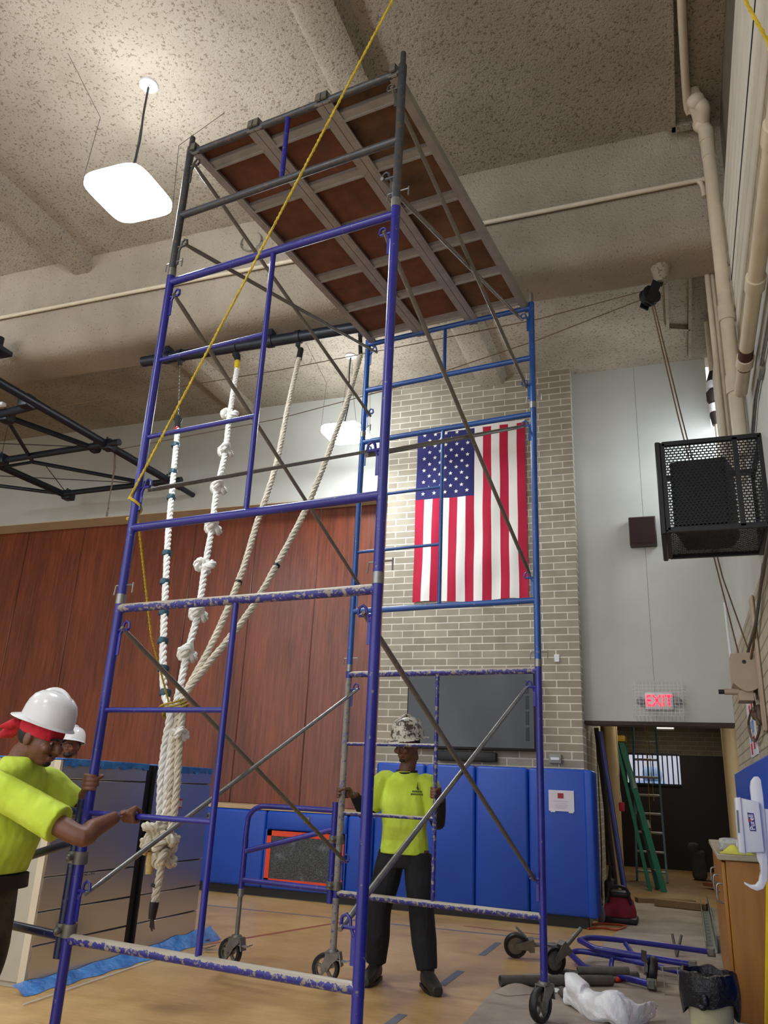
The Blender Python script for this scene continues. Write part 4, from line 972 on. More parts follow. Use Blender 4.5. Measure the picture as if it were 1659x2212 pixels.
# ---------------------------------------------------------------- orange wooden cabinet with things on top
wc = thing('wooden_cabinet', 'orange-brown wooden cabinet standing against the right wall, seen end-on', 'cabinet', (.35, 7.4, 0))
ow = woodgrain('honey_wood', '#93601f', '#b0762c', (6, 6, .6), .4, 4.)
m = MB(); m.rbox(.215, .488, 6.30, 8.6, 0, .955, .006, 1); m.build('body', ow, wc)
m = MB(); m.rbox(.165, .494, 6.27, 8.62, .957, .995, .006, 1); m.build('top', pm('worktop_cream', '#a89a7c', .5), wc)
for i in range(3):
    m = MB(); m.rbox(.19, .213, 6.31 + i * .76, 7.05 + i * .76, .02, .945, .005, 1); d_ = m.build('door', ow, wc)
    m = MB(); y = 6.42 + i * .76; m.tube(smooth_path([(.19, y, .80), (.155, y, .79), (.15, y, .74), (.155, y, .69), (.19, y, .68)], 5), .007, 8); m.build('handle', M['steel'], d_)
# crumpled packet, yellow cloth on the top
m = MB(); m.rbox(.20, .33, 6.55, 6.75, .996, 1.085, .03, 3); r_ = random.Random(5); m.v = [p + V((r_.uniform(-1, 1), r_.uniform(-1, 1), 0)) * .012 for p in m.v]; o = m.build('wipes_packet', pm('grey_white_pack', '#b9b8ae', .4, 0, .15, 30)); tag(o, 'crumpled grey-white packet lying on the orange cabinet', 'packet')
m = MB(); m.pipe((.325, 6.5, 1.04), (.38, 6.46, 1.04), .042, .018, 20); tag(m.build('paper_roll', M['white']), 'small white roll on the orange cabinet beside the dispenser', 'roll')
m = MB(); m.grid(14, 10, lambda u, v: V((.19 + .22 * u, 6.30 + .2 * v, .997 + .045 * sin(pi * u) * sin(pi * v) * (1 + .4 * sin(u * 13 + v * 7))))); tag(m.build('yellow_cloth', pm('yellow_cloth', '#cfcb4e', .9), fix=False), 'small yellow cloth lying on the front of the orange cabinet', 'cloth')
# steel channel standing on the floor by the cabinet
m = MB(); ch = thing('steel_channel', 'long punched steel channel lying on the floor along the orange cabinet', 'rail', (.12, 10, 0))
m.box(.07, .17, 8.85, 12.6, .004, .012); m.box(.07, .078, 8.85, 12.6, .004, .10); m.box(.162, .17, 8.85, 12.6, .004, .16); m.build('channel', pm('grey_green_steel', '#7c8378', .5, .2), ch)
m = MB()
for k in range(14): m.box(.10, .135, 9.0 + k * .25, 9.03 + k * .25, .0121, .0126)
m.build('punched_slots', M['black'], ch)
m = MB(); m.bar((.17, 8.98, .13), (.30, 8.95, .135), .05, .006); m.tube([(.29, 8.95, .11), (.29, 8.95, .16)], .02, 10); m.build('tab', M['steel_dull'], ch)
# ---------------------------------------------------------------- things in and around the doorway
tb = thing('tool_bag', 'red and black tool bag on the floor at the corner of the blue pads', 'bag', (-.80, 10.3, 0))
m = MB(); m.loft([((-.80, 10.3, .01), (.17, 0, 0), (0, .15, 0)), ((-.80, 10.3, .12), (.18, 0, 0), (0, .16, 0)), ((-.80, 10.3, .24), (.15, 0, 0), (0, .12, 0)), ((-.80, 10.3, .29), (.08, 0, 0), (0, .06, 0))], 16); m.build('body', pm('red_canvas', '#7d1426', .8, 0, .2, 20), tb)
m = MB(); m.rbox(-.99, -.61, 10.13, 10.47, .0, .07, .02, 2); m.tube(smooth_path([(-.93, 10.2, .2), (-.88, 10.22, .36), (-.72, 10.22, .36), (-.67, 10.2, .2)], 6), .016, 8); m.rbox(-.90, -.68, 10.2, 10.4, .26, .33, .03, 2); m.build('black_trim', M['black'], tb)
tg = MB(); tg.rbox(-.98, -.86, 10.45, 10.7, .0, .42, .04, 3); tg.tube([(-.92, 10.5, .42), (-.90, 10.5, .56)], .02, 8); tag(tg.build('tool_case', M['black']), 'black tool case behind the red tool bag', 'case')
m = MB(); m.ell((-.99, 10.02, .10), (.055, .05, .10)); m.ell((-.99, 10.02, .23), (.03, .03, .05)); tag(m.build('spray_bottle', pm('mauve_plastic', '#6f6066', .5)), 'dull mauve container standing left of the red tool bag', 'bottle')
m = MB(); m.tube(smooth_path([P(1262, 2000, Zz=.012), P(1290, 1995, Zz=.012), P(1320, 1996, Zz=.012), P(1352, 2000, Zz=.012), P(1335, 2008, Zz=.012), P(1300, 2004, Zz=.012), P(1270, 2006, Zz=.012)], 6), .011, 8); tag(m.build('orange_lead', pm('orange_cord', '#b04a22', .5)), 'orange extension cord on the floor below the red tool bag', 'cord')
for i, (a, b, c_) in enumerate(((P(1375, 1944, Zz=.03), P(1500, 1950, Zz=.03), '#8d7450'), (P(1416, 1948, Zz=.05), P(1527, 1960, Zz=.05), '#9a7d55'))):
    m = MB(); m.bar(a, b, .14, .06 + .02 * i); tag(m.build('timber_plank', woodgrain('plank%d' % i, '#7c6444', c_, (8, 1, 1), .7)), ['flat timber plank on the floor behind the other plank in the doorway', 'thicker timber plank across the floor just inside the doorway'][i], 'plank', 'planks in the doorway')
for x, y, r, lab in ((-.955, 12.0, .10, 'tan round column at the left inside the doorway'), (.56, 11.0, .105, 'tan round column at the right inside the doorway')):
    m = MB(); m.lathe([(r, 0), (r, 2.9)], (x, y, 0), n=28); tag(m.build('round_column', pm('tan_column', '#a98f62', .5, 0, .08, 3.)), lab, 'column', 'corridor columns')
def pole(nm, a, b, r, mat, lab):
    m = MB(); m.tube([a, b], r, 14); return tag(m.build(nm, mat), lab, 'pole', 'leaning poles')
pole('leaning_pole', P(1296, 1580, Y=10.65), V((-.74, 10.75, 0)), .034, pm('blue_grey_pole', '#4d5286', .35, .3), 'blue-grey pole leaning against the brick inside the doorway')
pole('leaning_pole', P(1288, 1572, Y=10.7), V((-.86, 10.9, 0)), .03, M['dark_brown'], 'dark pole leaning just left of the blue-grey pole')
m = MB(); m.tube(smooth_path([(-1.04, 10.9, 2.0), (-1.035, 10.92, 1.2), (-1.03, 10.85, .7), (-1.03, 10.7, .3), (-1.02, 10.6, .02)], 8), .008, 6); tag(m.build('black_cable', M['black']), 'black cable hanging down the brick side wall of the doorway', 'cable')
pb = thing('pendant_station', 'red control box hanging on a white cord inside the doorway', 'control box', (-.81, 11.5, 1.15)); a = P(1343, 1742, Y=11.5)
m = MB(); m.rbox(a.x - .035, a.x + .035, 11.47, 11.53, a.z - .06, a.z + .05, .01, 2); m.build('box', M['red'], pb)
m = MB(); m.tube(smooth_path([a + Z * .05, P(1340, 1715, Y=11.5), P(1336, 1690, Y=11.5), P(1337, 1660, Y=11.5), P(1331, 1580, Y=11.5), V((P(1331, 1580, Y=11.5).x, 11.5, 2.9))], 6), .007, 6); m.build('cord', M['cream'], pb)
a, b = P(1418, 1571, Y=13.0), P(1457, 1577, Y=13.0)
m = MB(); m.rbox(a.x, b.x, 12.9, 13.1, b.z, 2.9, .01, 1); tag(m.build('ceiling_box', M['white']), 'white boxed light fitting under the ceiling inside the doorway', 'light fitting')
# extension ladder
el = thing('extension_ladder', 'tall pale blue-green ladder standing upright inside the doorway', 'ladder', (-.65, 15.6, 0)); fg = pm('pale_fibreglass', '#5f8a92', .5); gg = pm('green_fibreglass', '#0d6b52', .45)
la0, la1, lt0, lt1 = V((-.90, 15.55, 0)), V((-.41, 15.55, 0)), V((-.855, 16.2, 2.85)), V((-.46, 16.2, 2.85))
for a, b in ((la0, lt0), (la1, lt1)):
    m = MB(); m.bar(a, b, .035, .08, (0, 1, 0)); m.build('rail', fg, el)
for k in range(9):
    u = (k + .5) / 9.2; m = MB(); m.tube([la0.lerp(lt0, u), la1.lerp(lt1, u)], .021, 10); m.build('rung', M['alu'], el)
m = MB(); m.tube([(-.62, 15.7, 2.8), (-.63, 15.6, .3)], .006, 5); m.tube([(-.6, 15.9, 2.8), (-.55, 15.75, 1.3)], .006, 5); m.build('pull_rope', M['yellow'], el)
# step ladder, seen from the side
sl = thing('step_ladder', 'green step ladder with a yellow top standing inside the doorway', 'ladder', (-.75, 14.3, 0))
f0, f1, t0 = V((-.42, 14.0, 0)), V((-.52, 14.45, 0)), P(1338, 1598, Y=14.3)
r0, r1_ = V((-.62, 14.0, 0)), V((-.66, 14.45, 0))
for a, b, wv in ((f0, t0 + V((.03, -.15, 0)), .085), (f1, t0 + V((.03, .15, 0)), .085)):
    m = MB(); m.bar(a, b, .03, wv, (1, 0, 0)); m.build('front_rail', gg, sl)
for a, b in ((r0, t0 + V((-.05, -.15, 0))), (r1_, t0 + V((-.05, .15, 0)))):
    m = MB(); m.bar(a, b, .028, .05, (1, 0, 0)); m.build('rear_rail', gg, sl)
for k in range(7):
    u = (k + 1) / 8; m = MB(); m.bar(f0.lerp(t0 + V((.03, -.15, 0)), u), f1.lerp(t0 + V((.03, .15, 0)), u), .08, .025); m.build('step', M['alu'], sl)
m = MB(); m.rbox(t0.x - .11, t0.x + .11, t0.y - .22, t0.y + .22, t0.z - .04, t0.z + .06, .02, 2); m.build('yellow_top', pm('ladder_yellow', '#d3a51c', .5), sl)
m = MB(); m.bar(f0.lerp(t0, .45) + V((.05, -.03, 0)), f0.lerp(t0, .40) + V((.05, -.03, 0)), .05, .06); m.bar(f0.lerp(t0, .78) + V((.03, -.1, 0)), f0.lerp(t0, .66) + V((.03, -.1, 0)), .05, .06); m.build('label_plates', pm('label_grey', '#9fa8a5', .6), sl)
m = MB(); m.rbox(.0, .25, 16.5, 16.8, 0, .5, .08, 3); m.rbox(-.05, .16, 16.52, 16.78, .42, .62, .08, 3); tag(m.build('covered_equipment', pm('grey_sheet', '#4a4642', .9)), 'dim grey covered object standing deep inside the doorway', 'equipment')
m = MB(); m.bar((.2, 15.2, .06), (.7, 14.4, .10), .12, .05); tag(m.build('reddish_board', pm('reddish_wood', '#9b5a3a', .6)), 'reddish board lying on the floor at the right inside the doorway', 'board')
# ---------------------------------------------------------------- things on the right wall
m = MB(); m.rbox(.50, .558, 5.0, 9.75, .05, 1.63, .02, 3); tag(m.build('wall_pad', M['mat']), 'blue wall pad on the right wall behind the hand sanitiser', 'wall pad', 'right wall pads')
for i in range(8):
    m = MB(); m.rbox(.50, .558, -4.9 + i * 1.23, -4.9 + (i + 1) * 1.23 - .01, .05, 1.63, .02, 2); tag(m.build('wall_pad', M['mat']), 'blue wall pad on the right wall nearer than the hand sanitiser, mirrored in the cabinets', 'wall pad', 'right wall pads')
# speaker in its perforated steel cage
cg = thing('speaker_cage', 'black perforated steel cage holding a speaker on the right wall', 'cage', (.27, 5.2, 2.76))
x0, x1, y0, y1, z0, z1 = .012, .585, 5.0, 5.60, 2.905, 3.487
BK = M['black_metal']
def tilt(x, z): return x + (z - 2.775) * .035
m = MB()
for (a, b) in (((x0, y0, z0), (x1, y0, z0)), ((x0, y0, z1), (x1, y0, z1)), ((x0, y1, z0), (x1, y1, z0)), ((x0, y1, z1), (x1, y1, z1)), ((x0, y0, z0), (x0, y0, z1)), ((x1, y0, z0), (x1, y0, z1)), ((x0, y1, z0), (x0, y1, z1)), ((x1, y1, z0), (x1, y1, z1)), ((x0, y0, z0), (x0, y1, z0)), ((x1, y0, z0), (x1, y1, z0)), ((x0, y0, z1), (x0, y1, z1)), ((x1, y0, z1), (x1, y1, z1)), ((.44, y0, z0), (.44, y0, z1))):
    m.bar(a, b, .028, .028)
m.build('angle_frame', BK, cg)
def perforated(m, o, u, v, nu, nv, w_):
    """expanded sheet: staggered lattice"""
    o, u, v = V(o), V(u), V(v); du, dv = u / nu, v / nv; nrm_ = u.cross(v).normalized()
    for j in range(nv + 1): m.bar(o + dv * j, o + u + dv * j, w_, .003, nrm_)
    for j in range(nv):
        for i in range(nu):
            s_ = du * (i + (.5 if j % 2 else 0)); m.bar(o + s_ + dv * j, o + s_ + dv * (j + 1), w_, .003, nrm_)
m = MB(); perforated(m, (x0, y0 - .002, z0), (x1 - x0, 0, 0), (0, 0, z1 - z0), 24, 32, .007); m.build('front_mesh', BK, cg)
m = MB(); perforated(m, (x0, y0, z0), (x1 - x0, 0, 0), (0, y1 - y0, 0), 22, 30, .008); m.build('bottom_mesh', BK, cg)
m = MB(); perforated(m, (x0, y0, z0), (0, y1 - y0, 0), (0, 0, z1 - z0), 22, 36, .008); m.build('side_mesh', BK, cg)
m = MB(); m.rbox(x0 - .045, x0 - .012, y0 - .03, y1, z0 - .03, z1 + .01, .006, 1); m.bar((x0 - .03, y0, z0 + .1), (x0 - .01, y0, z0 + .1), .05, .05); m.build('door_plate', BK, cg)
m = MB(); m.box(x1 - .02, .60, y0, y1, z0 - .02, z0 + .05); m.build('wall_bracket', BK, cg); m = MB(); m.box(x1 - .02, .60, y0, y1, z1 - .05, z1 + .02); m.build('wall_bracket', BK, cg)
m = MB(); m.prism([(.05, 5.1), (.38, 5.06), (.44, 5.3), (.40, 5.52), (.12, 5.52)], (0, 0, 2.925), (1, 0, 0), (0, 1, 0), (0, 0, .47)); sp = m.build('caged_speaker', M['black']); tag(sp, 'black loudspeaker inside the perforated steel cage', 'speaker')
m = MB(); m.box(.07, .36, 5.04, 5.07, 2.95, 3.33); m.build('grille', pm('speaker_grille', '#23282b', .6), sp)
# pipes: vertical drain with elbow, slim vertical conduits, long horizontal pipes
pc_ = M['pipe_cream']
dp = thing('drain_pipe', 'thick cream drain pipe dropping from the ceiling with an elbow joint at the upper right', 'pipe', (.47, 5.9, 3.6))
DX, DY = .535, 5.60
e0 = P(1503, 218, Zz=6.66)
m = MB(); m.tube(smooth_path([V((e0.x - .02, e0.y - .02, 6.75)), e0, V((e0.x + .05, e0.y + .03, 6.60)), V((DX - .02, DY, 6.55)), V((DX, DY, 6.46)), V((DX, DY, 6.2))], 6), .055, 18); m.tube([(DX, DY, 6.3), (DX, DY, 3.6)], .050, 18)
m.tube(smooth_path([P(1470, -60, Zz=6.69), P(1475, 70, Zz=6.69), P(1486, 235, Zz=6.69), e0], 5), .032, 12)
m.build('pipe', pc_, dp)
for z in (6.42, 4.75, 4.15):
    m = MB(); m.tube([(DX, DY, z - .06), (DX, DY, z + .06)], .060, 18); m.build('joint', pc_, dp)
m = MB(); m.ell(e0, .072); m.ell((DX - .03, DY, 6.56), .068); m.bar(e0, (DX - .03, DY, 6.56), .1, .1); m.build('elbow_joint', pc_, dp)
m = MB(); m.bar((DX, DY + .02, 5.2), (.60, DY + .02, 5.2), .03, .03); m.build('bracket', pc_, dp)
def wallpipe(nm, pts, r, lab, mat=pc_, cat='pipe', grp=None, joints=()):
    m = MB(); m.tube(pts, r, 14)
    o = m.build(nm, mat); tag(o, lab, cat, grp)
    for j in joints:
        k = MB(); d = (V(pts[-1]) - V(pts[0])).normalized(); c_ = V(pts[0]).lerp(V(pts[-1]), j); k.tube([c_ - d * .05, c_ + d * .05], r * 1.25, 14); k.build('coupling', mat, o)
    return o
for i, (x, y, r) in enumerate(((.50, 6.52, .022), (.54, 6.54, .018), (.57, 6.56, .010))):
    wallpipe('conduit', [(x, y, 5.76), (x, y, 3.9 - .1 * i)], r, ['slim vertical cream pipe farthest left on the right wall beside the beam', 'slim vertical cream pipe in the middle of the trio by the beam', 'thinnest vertical cream conduit of the trio by the beam'][i], grp='slim vertical pipes')
wallpipe('heating_pipe', [(.53, 1.0, 3.90), (.53, 5.2, 3.90)], .042, 'thick cream pipe running along the right wall towards the cage', joints=(.45, .7, .9))
for i, z in enumerate((4.10, 4.24)): wallpipe('slim_pipe', [(.57, 1.0, z), (.57, 6.5, z)], .014, ['slim cream pipe running just above the thick pipe on the right wall', 'upper slim cream pipe running along the right wall under the brick band'][i], grp='slim pipes along the right wall')
wallpipe('vertical_pipe', [(.56, 6.1, 5.73), (.56, 6.1, 3.6)], .030, 'medium vertical cream pipe just behind the thick drain pipe', joints=(.3, .6))
cn = wallpipe('steel_conduit', [(.575, 1.0, 3.69), (.575, 4.9, 3.69), (.575, 5.3, 3.60)], .013, 'bare steel conduit running along the white right wall above the cage', M['steel'])
m = MB(); m.rbox(.565, .60, 4.45, 4.6, 3.66, 3.76, .006, 1); m.build('junction_box', M['steel'], cn)
m = MB(); m.tube([(.53, 4.62, 3.90), (.53, 4.86, 3.90)], .0435, 14); 
lag = m.build('lagging_gap', pm('rust_brown', '#4a2c1c', .8)); tag(lag, 'short bare rusty stretch of the thick pipe near the cage', 'pipe')
vv = thing('pipe_valve', 'brown and white valve assembly in the corner behind the pipes', 'valve', (.52, 8.9, 5.2))
a = P(1543, 858, Y=8.9)
m = MB(); m.lathe([(.05, -.35), (.07, -.22), (.05, -.10), (.085, -.04), (.085, .06), (.05, .1), (.07, .2), (.03, .33)], a, Z, 18); m.build('body', M['dark_brown'], vv)
m = MB(); m.tube([a + Z * .1, a + Z * .19], .075, 16); m.tube([a - Z * .2, a - Z * .1], .075, 16); m.build('sleeves', M['white'], vv); m = MB(); m.tube([(a.x, 8.9, 3.4), (a.x, 8.9, 6.7)], .03, 12); m.build('riser', pc_, vv)
# hoist winch on the wall below the cage, its cables and hanging loop
wn = thing('hoist_winch', 'pinkish-beige winch box on the brick right wall near the doorway', 'winch', (.48, 7.0, 2.2)); be = pm('winch_beige', '#a8957f', .5, 0, .05)
YW = 6.35
a, b = P(1578, 1412, Y=YW), P(1640, 1478, Y=YW)
m = MB(); hx = (a.x + b.x) / 2
prof = [(a.x, b.z + .05), (a.x, a.z), (b.x, a.z), (b.x, b.z)] 
m.prism([(a.x, a.z), (b.x, a.z + .01), (b.x, b.z - .02)] + [(b.x + (a.x - b.x) * k / 8, b.z - .02 - .045 * sin(pi * k / 8) + .03 * k / 8) for k in range(1, 8)] + [(a.x, b.z + .01)], (0, YW, 0), (1, 0, 0), (0, 0, 1), (0, .30, 0)); m.build('housing', be, wn)
m = MB(); m.box(a.x + .03, b.x - .04, YW + .03, YW + .26, b.z - .11, b.z - .04); m.tube([(a.x - .06, YW + .12, b.z - .04), (a.x + .04, YW + .12, b.z - .04)], .022, 12); m.build('drum', be, wn)
m = MB(); m.lathe([(.014, 0), (.014, .004), (0, .004)], (hx, YW, a.z - .06), V((0, -1, 0)), 14); m.tube([(a.x - .10, YW + .12, b.z - .04), (a.x - .05, YW + .12, b.z - .04)], .017, 12); m.build('shaft', M['black'], wn)
m = MB(); m.box(b.x - .01, .56, YW + .02, YW + .28, b.z - .08, a.z); m.build('wall_bracket', be, wn)
m = MB(); m.rbox(.535, .56, 6.15, 6.32, .9 + .9, 2.75, .01, 1); tag(m.build('cable_trunking', be), 'beige cable trunking running down the brick beside the winch', 'trunking')
gtop = pc - V((0, 0, .02))
m = MB(); m.tube([gtop, V((.15, 6.25, 4.3)), V((.36, 6.55, 3.0)), V((hx - .02, YW + .12, a.z))], .006, 6); tag(m.build('hoist_cable', rust), 'left cable from the pulley down behind the cage to the winch', 'cable', 'hoist cables')
m = MB(); m.tube([gtop + V((.02, 0, 0)), V((.18, 6.3, 4.3)), V((.39, 6.6, 3.0)), V((hx + .06, YW + .14, a.z))], .006, 6); tag(m.build('hoist_cable', rust), 'right cable from the pulley down behind the cage to the winch', 'cable', 'hoist cables')
def wl(pts, r, nm, mat, lab, cat='cable', grp=None):
    m = MB(); m.tube(smooth_path(pts, 6), r, 7); return tag(m.build(nm, mat), lab, cat, grp)
wl([(.545, 9.3, 3.4), (.545, 9.2, 2.9), (.54, 8.8, 2.6), (.54, 7.5, 2.45), (.52, 6.75, 2.36)], .014, 'flexible_conduit', M['white'], 'white conduit bending round the corner above the winch')
wl([(.535, 4.6, 2.74), (.53, 5.3, 2.62), (.53, 5.9, 2.50), (.50, 6.4, 2.38), (.48, 6.5, 2.26)], .011, 'flexible_conduit', pm('grey_flex', '#5c574f', .5), 'dark flexible conduit along the brick down to the winch')
wl([(.545, 5.2, 2.72), (.54, 5.8, 2.55), (.53, 6.2, 2.42), (.50, 6.42, 2.27)], .009, 'flexible_conduit', pm('brown_flex', '#6d5235', .6), 'brown cable along the brick to the winch')
sk = thing('wall_socket', 'brown electrical socket with a looped cord on the brick below the winch', 'socket', (.54, 6.3, 1.85))
a = P(1640, 1545, X=.545)
m = MB(); m.rbox(.525, .565, a.y - .08, a.y + .08, a.z - .07, a.z + .07, .01, 2); m.ell((.52, a.y, a.z), (.03, .05, .04)); m.build('socket_box', pm('brown_bakelite', '#5a4632', .5), sk)
m = MB(); a1, a2 = P(1622, 1490, X=.52), P(1616, 1590, X=.52); m.tube(smooth_path([P(1622, 1482, X=.5), P(1630, 1525, X=.525), a - V((.03, 0, 0)), P(1641, 1570, X=.53), P(1632, 1600, X=.53), P(1622, 1590, X=.53), P(1617, 1560, X=.53), P(1626, 1530, X=.53), a - V((.03, 0, .02))], 6), .010, 8); m.build('cord', pm('cord_brown', '#5d4a35', .6), sk)
# narrow coloured poster on the brick
ps = thing('poster_strip', 'narrow white poster with red and blue marks on the brick above the blue pad', 'poster', (.555, 7.5, 1.66))
ya, yb_ = 6.9, 7.9
m = MB(); m.box(.553, .559, 7.12, 7.86, 1.70, 2.24); m.build('sheet', M['white'], ps)
m = MB()
for k, (y, z, h) in enumerate(((7.2, 2.02, .10), (7.45, 2.06, .05), (7.3, 1.75, .10), (7.6, 1.72, .09))): m.box(.551, .5535, y, y + .14, z, z + h)
m.build('red_marks', M['red'], ps)
m = MB()
for k, (y, z, h) in enumerate(((7.25, 1.88, .09), (7.5, 1.92, .06), (7.55, 1.82, .05))): m.box(.551, .5535, y, y + .16, z, z + h)
m.build('blue_marks', pm('poster_blue', '#6f8fc0', .6), ps)
# hand sanitiser dispenser on its tall back plate with drip hook
YD = 5.28
hd = thing('sanitiser_dispenser', 'white hand sanitiser dispenser with a navy logo on a hooked back plate', 'dispenser', (.36, YD, .86))
def D(u, v, y=YD): return P(u, v, Y=y)
a, b = D(1591, 1726), D(1649, 1843)
m = MB(); sl_ = .10   # body leans with the wall plate
m.prism([(a.x, a.z), (a.x + .008, a.z + .01), (D(1640, 1730).x, a.z - .012), (D(1652, 1842).x, b.z + .005), (D(1606, 1846).x, b.z - .006), (D(1599, 1840).x, b.z + .006)], (0, YD, 0), (1, 0, 0), (0, 0, 1), (0, .13, 0)); 
m.build('body', M['white'], hd, bev=.012)
m = MB(); m.prism([(D(1588, 1723).x, D(1588, 1723).z), (D(1600, 1722).x, D(1600, 1722).z), (D(1611, 1845).x, D(1611, 1845).z), (D(1597, 1842).x, D(1597, 1842).z)], (0, YD - .012, 0), (1, 0, 0), (0, 0, 1), (0, .15, 0)); m.build('front_cover', M['white'], hd, bev=.006)
m = MB(); m.prism([(D(1590.5, 1750).x, D(1590, 1750).z), (D(1594, 1750).x, D(1594, 1750).z), (D(1597.5, 1799).x, D(1597, 1799).z), (D(1594, 1799).x, D(1594, 1799).z)], (0, YD - .016, 0), (1, 0, 0), (0, 0, 1), (0, .02, 0)); m.build('level_window', pm('window_grey', '#62666f', .3), hd)
m = MB(); pl = [(1626, 1740), (1622, 1700), (1624, 1686), (1631, 1677), (1639, 1677), (1645, 1684), (1650, 1720), (1657, 1800), (1660, 1880), (1659, 1905), (1650, 1922), (1636, 1926), (1622, 1920), (1609, 1911), (1610, 1908), (1624, 1914), (1634, 1914), (1641, 1906), (1645, 1885), (1643, 1868), (1637, 1858), (1635, 1846)]
m.prism([(D(u, v).x, D(u, v).z) for u, v in pl], (0, YD + .03, 0), (1, 0, 0), (0, 0, 1), (0, .075, 0)); m.build('back_plate', M['white'], hd, bev=.006)
ptop = [(D(u, v).x, D(u, v).z) for u, v in ((1614, 1755), (1628, 1757), (1634, 1796), (1620, 1795))]
m = MB(); m.prism(ptop, (0, YD - .0015, 0), (1, 0, 0), (0, 0, 1), (0, .003, 0)); lg = m.build('logo_patch', pm('logo_navy', '#2b2472', .4), hd)
cc = D(1624.2, 1776); up_ = (D(1621, 1757) - D(1627, 1796)).normalized()
text_mesh('lettering', 'Purell', .036, M['white'], lg, (cc.x, YD - .002, cc.z), up_, up_.cross(V((0, 1, 0))) * -1 if False else V((0, -1, 0)).cross(up_), .0006, bold=.0006)
m = MB(); m.lathe([(.008, 0), (.008, .001), (0, .001)], (D(1619.5, 1772).x, YD - .0016, D(1619.5, 1772).z), V((0, -1, 0)), 12); m.build('logo_dot', M['red'], lg)
m = MB(); e_ = D(1659, 1760, YD + .06); m.box(.385, .502, YD + .04, YD + .10, 1.0, 1.3); m.build('wall_mount', M['white'], hd)
# yellow pole in front of the cabinet
pole('yellow_pole', P(1661, 1860, Y=6.0), V((.36, 6.12, .0)), .016, pm('yellow_paint', '#d8b514', .4), 'yellow pole leaning on the right wall in front of the orange cabinet')
# ---------------------------------------------------------------- people
SK1 = pm('skin_dark', '#64422f', .5, 0, .08, 20.); SK2 = pm('skin_brown', '#6e4532', .5, 0, .08, 20.)
def hivis(nm):
    t = NT(nm); t.col(t.ramp(t.noise(t.pos(), 6., 4), [(.3, lin('#b6cf2e')[:3]), (.7, lin('#cfe552')[:3])])); t.set(.8)
    t.bump(t.noise(t.pos((1, 1, .7)), 4., 3, .5), .9, .09); return t.m
SHIRT = hivis('hi_vis_shirt')
def cloth(nm, c, c2=None):
    t = NT(nm); t.col(t.ramp(t.noise(t.pos(), 9., 4), [(.35, lin(c)[:3]), (.65, lin(c2 or c)[:3])])); t.set(.85); t.bump(t.noise(t.pos((1, 1, .5)), 12., 4), .6, .04); return t.m
BLACKC = cloth('black_cloth', '#101013', '#17171b'); CAMO = cloth('brown_camouflage', '#2d261c', '#51452f'); HAIR = pm('black_hair', '#120e0c', .6)
def rot_to(d, up=Z):
    """matrix with -Y (face) along d"""
    d = V(d).normalized(); y = -d; x = y.cross(up); x = x.normalized(); z = x.cross(y)
    return Matrix((x, y, z)).transposed()
def head_shapes(m, c, R, s=1.):
    e = lambda p, r: m.ell(V(c) + R @ (V(p) * s), tuple(k * s for k in r), R, 18, 12)
    e((0, .012, .035), (.076, .095, .088)); e((0, -.02, -.02), (.066, .078, .088)); e((0, -.052, -.078), (.040, .040, .032)); e((0, -.045, -.055), (.052, .045, .045))
    e((0, -.092, .018), (.050, .014, .012))                 # brow
    m.tube([V(c) + R @ (V(p) * s) for p in ((0, -.090, .015), (0, -.104, -.008), (0, -.116, -.028), (0, -.096, -.036))], [.010 * s, .012 * s, .016 * s, .012 * s], 10)
    for q in (-1, 1):
        e((q * .013, -.102, -.030), (.010, .010, .008)); e((q * .043, -.078, -.022), (.026, .022, .022))
        e((q * .076, .012, -.008), (.011, .022, .034))
    e((0, -.094, -.056), (.026, .012, .007)); e((0, -.091, -.068), (.022, .011, .008))  # lips
    m.tube([V(c) + R @ (V(p) * s) for p in ((0, .026, -.02), (0, .03, -.075), (0, .036, -.115))], [.058 * s, .056 * s, .050 * s], 14)
EYEW = pm('eye_white', '#a99a90', .3)
def face_parts(c, R, s, body, brows=True):
    m = MB()
    for q in (-1, 1):
        m = MB(); m.ell(V(c) + R @ (V((q * .031, -.0865, .003)) * s), (.0125 * s, .006 * s, .0065 * s), R, 10, 8); o = m.build('eye', EYEW, body)
        m = MB(); m.ell(V(c) + R @ (V((q * .031, -.0918, .002)) * s), (.006 * s, .003 * s, .006 * s), R, 8, 6); m.build('iris', M['black'], o)
    for q in (-1, 1):
        m = MB(); m.tube([V(c) + R @ (V(p) * s) for p in ((q * .015, -.105, .020), (q * .034, -.101, .027), (q * .052, -.088, .020))], .0045 * s, 6); m.build('eyebrow', HAIR, body)
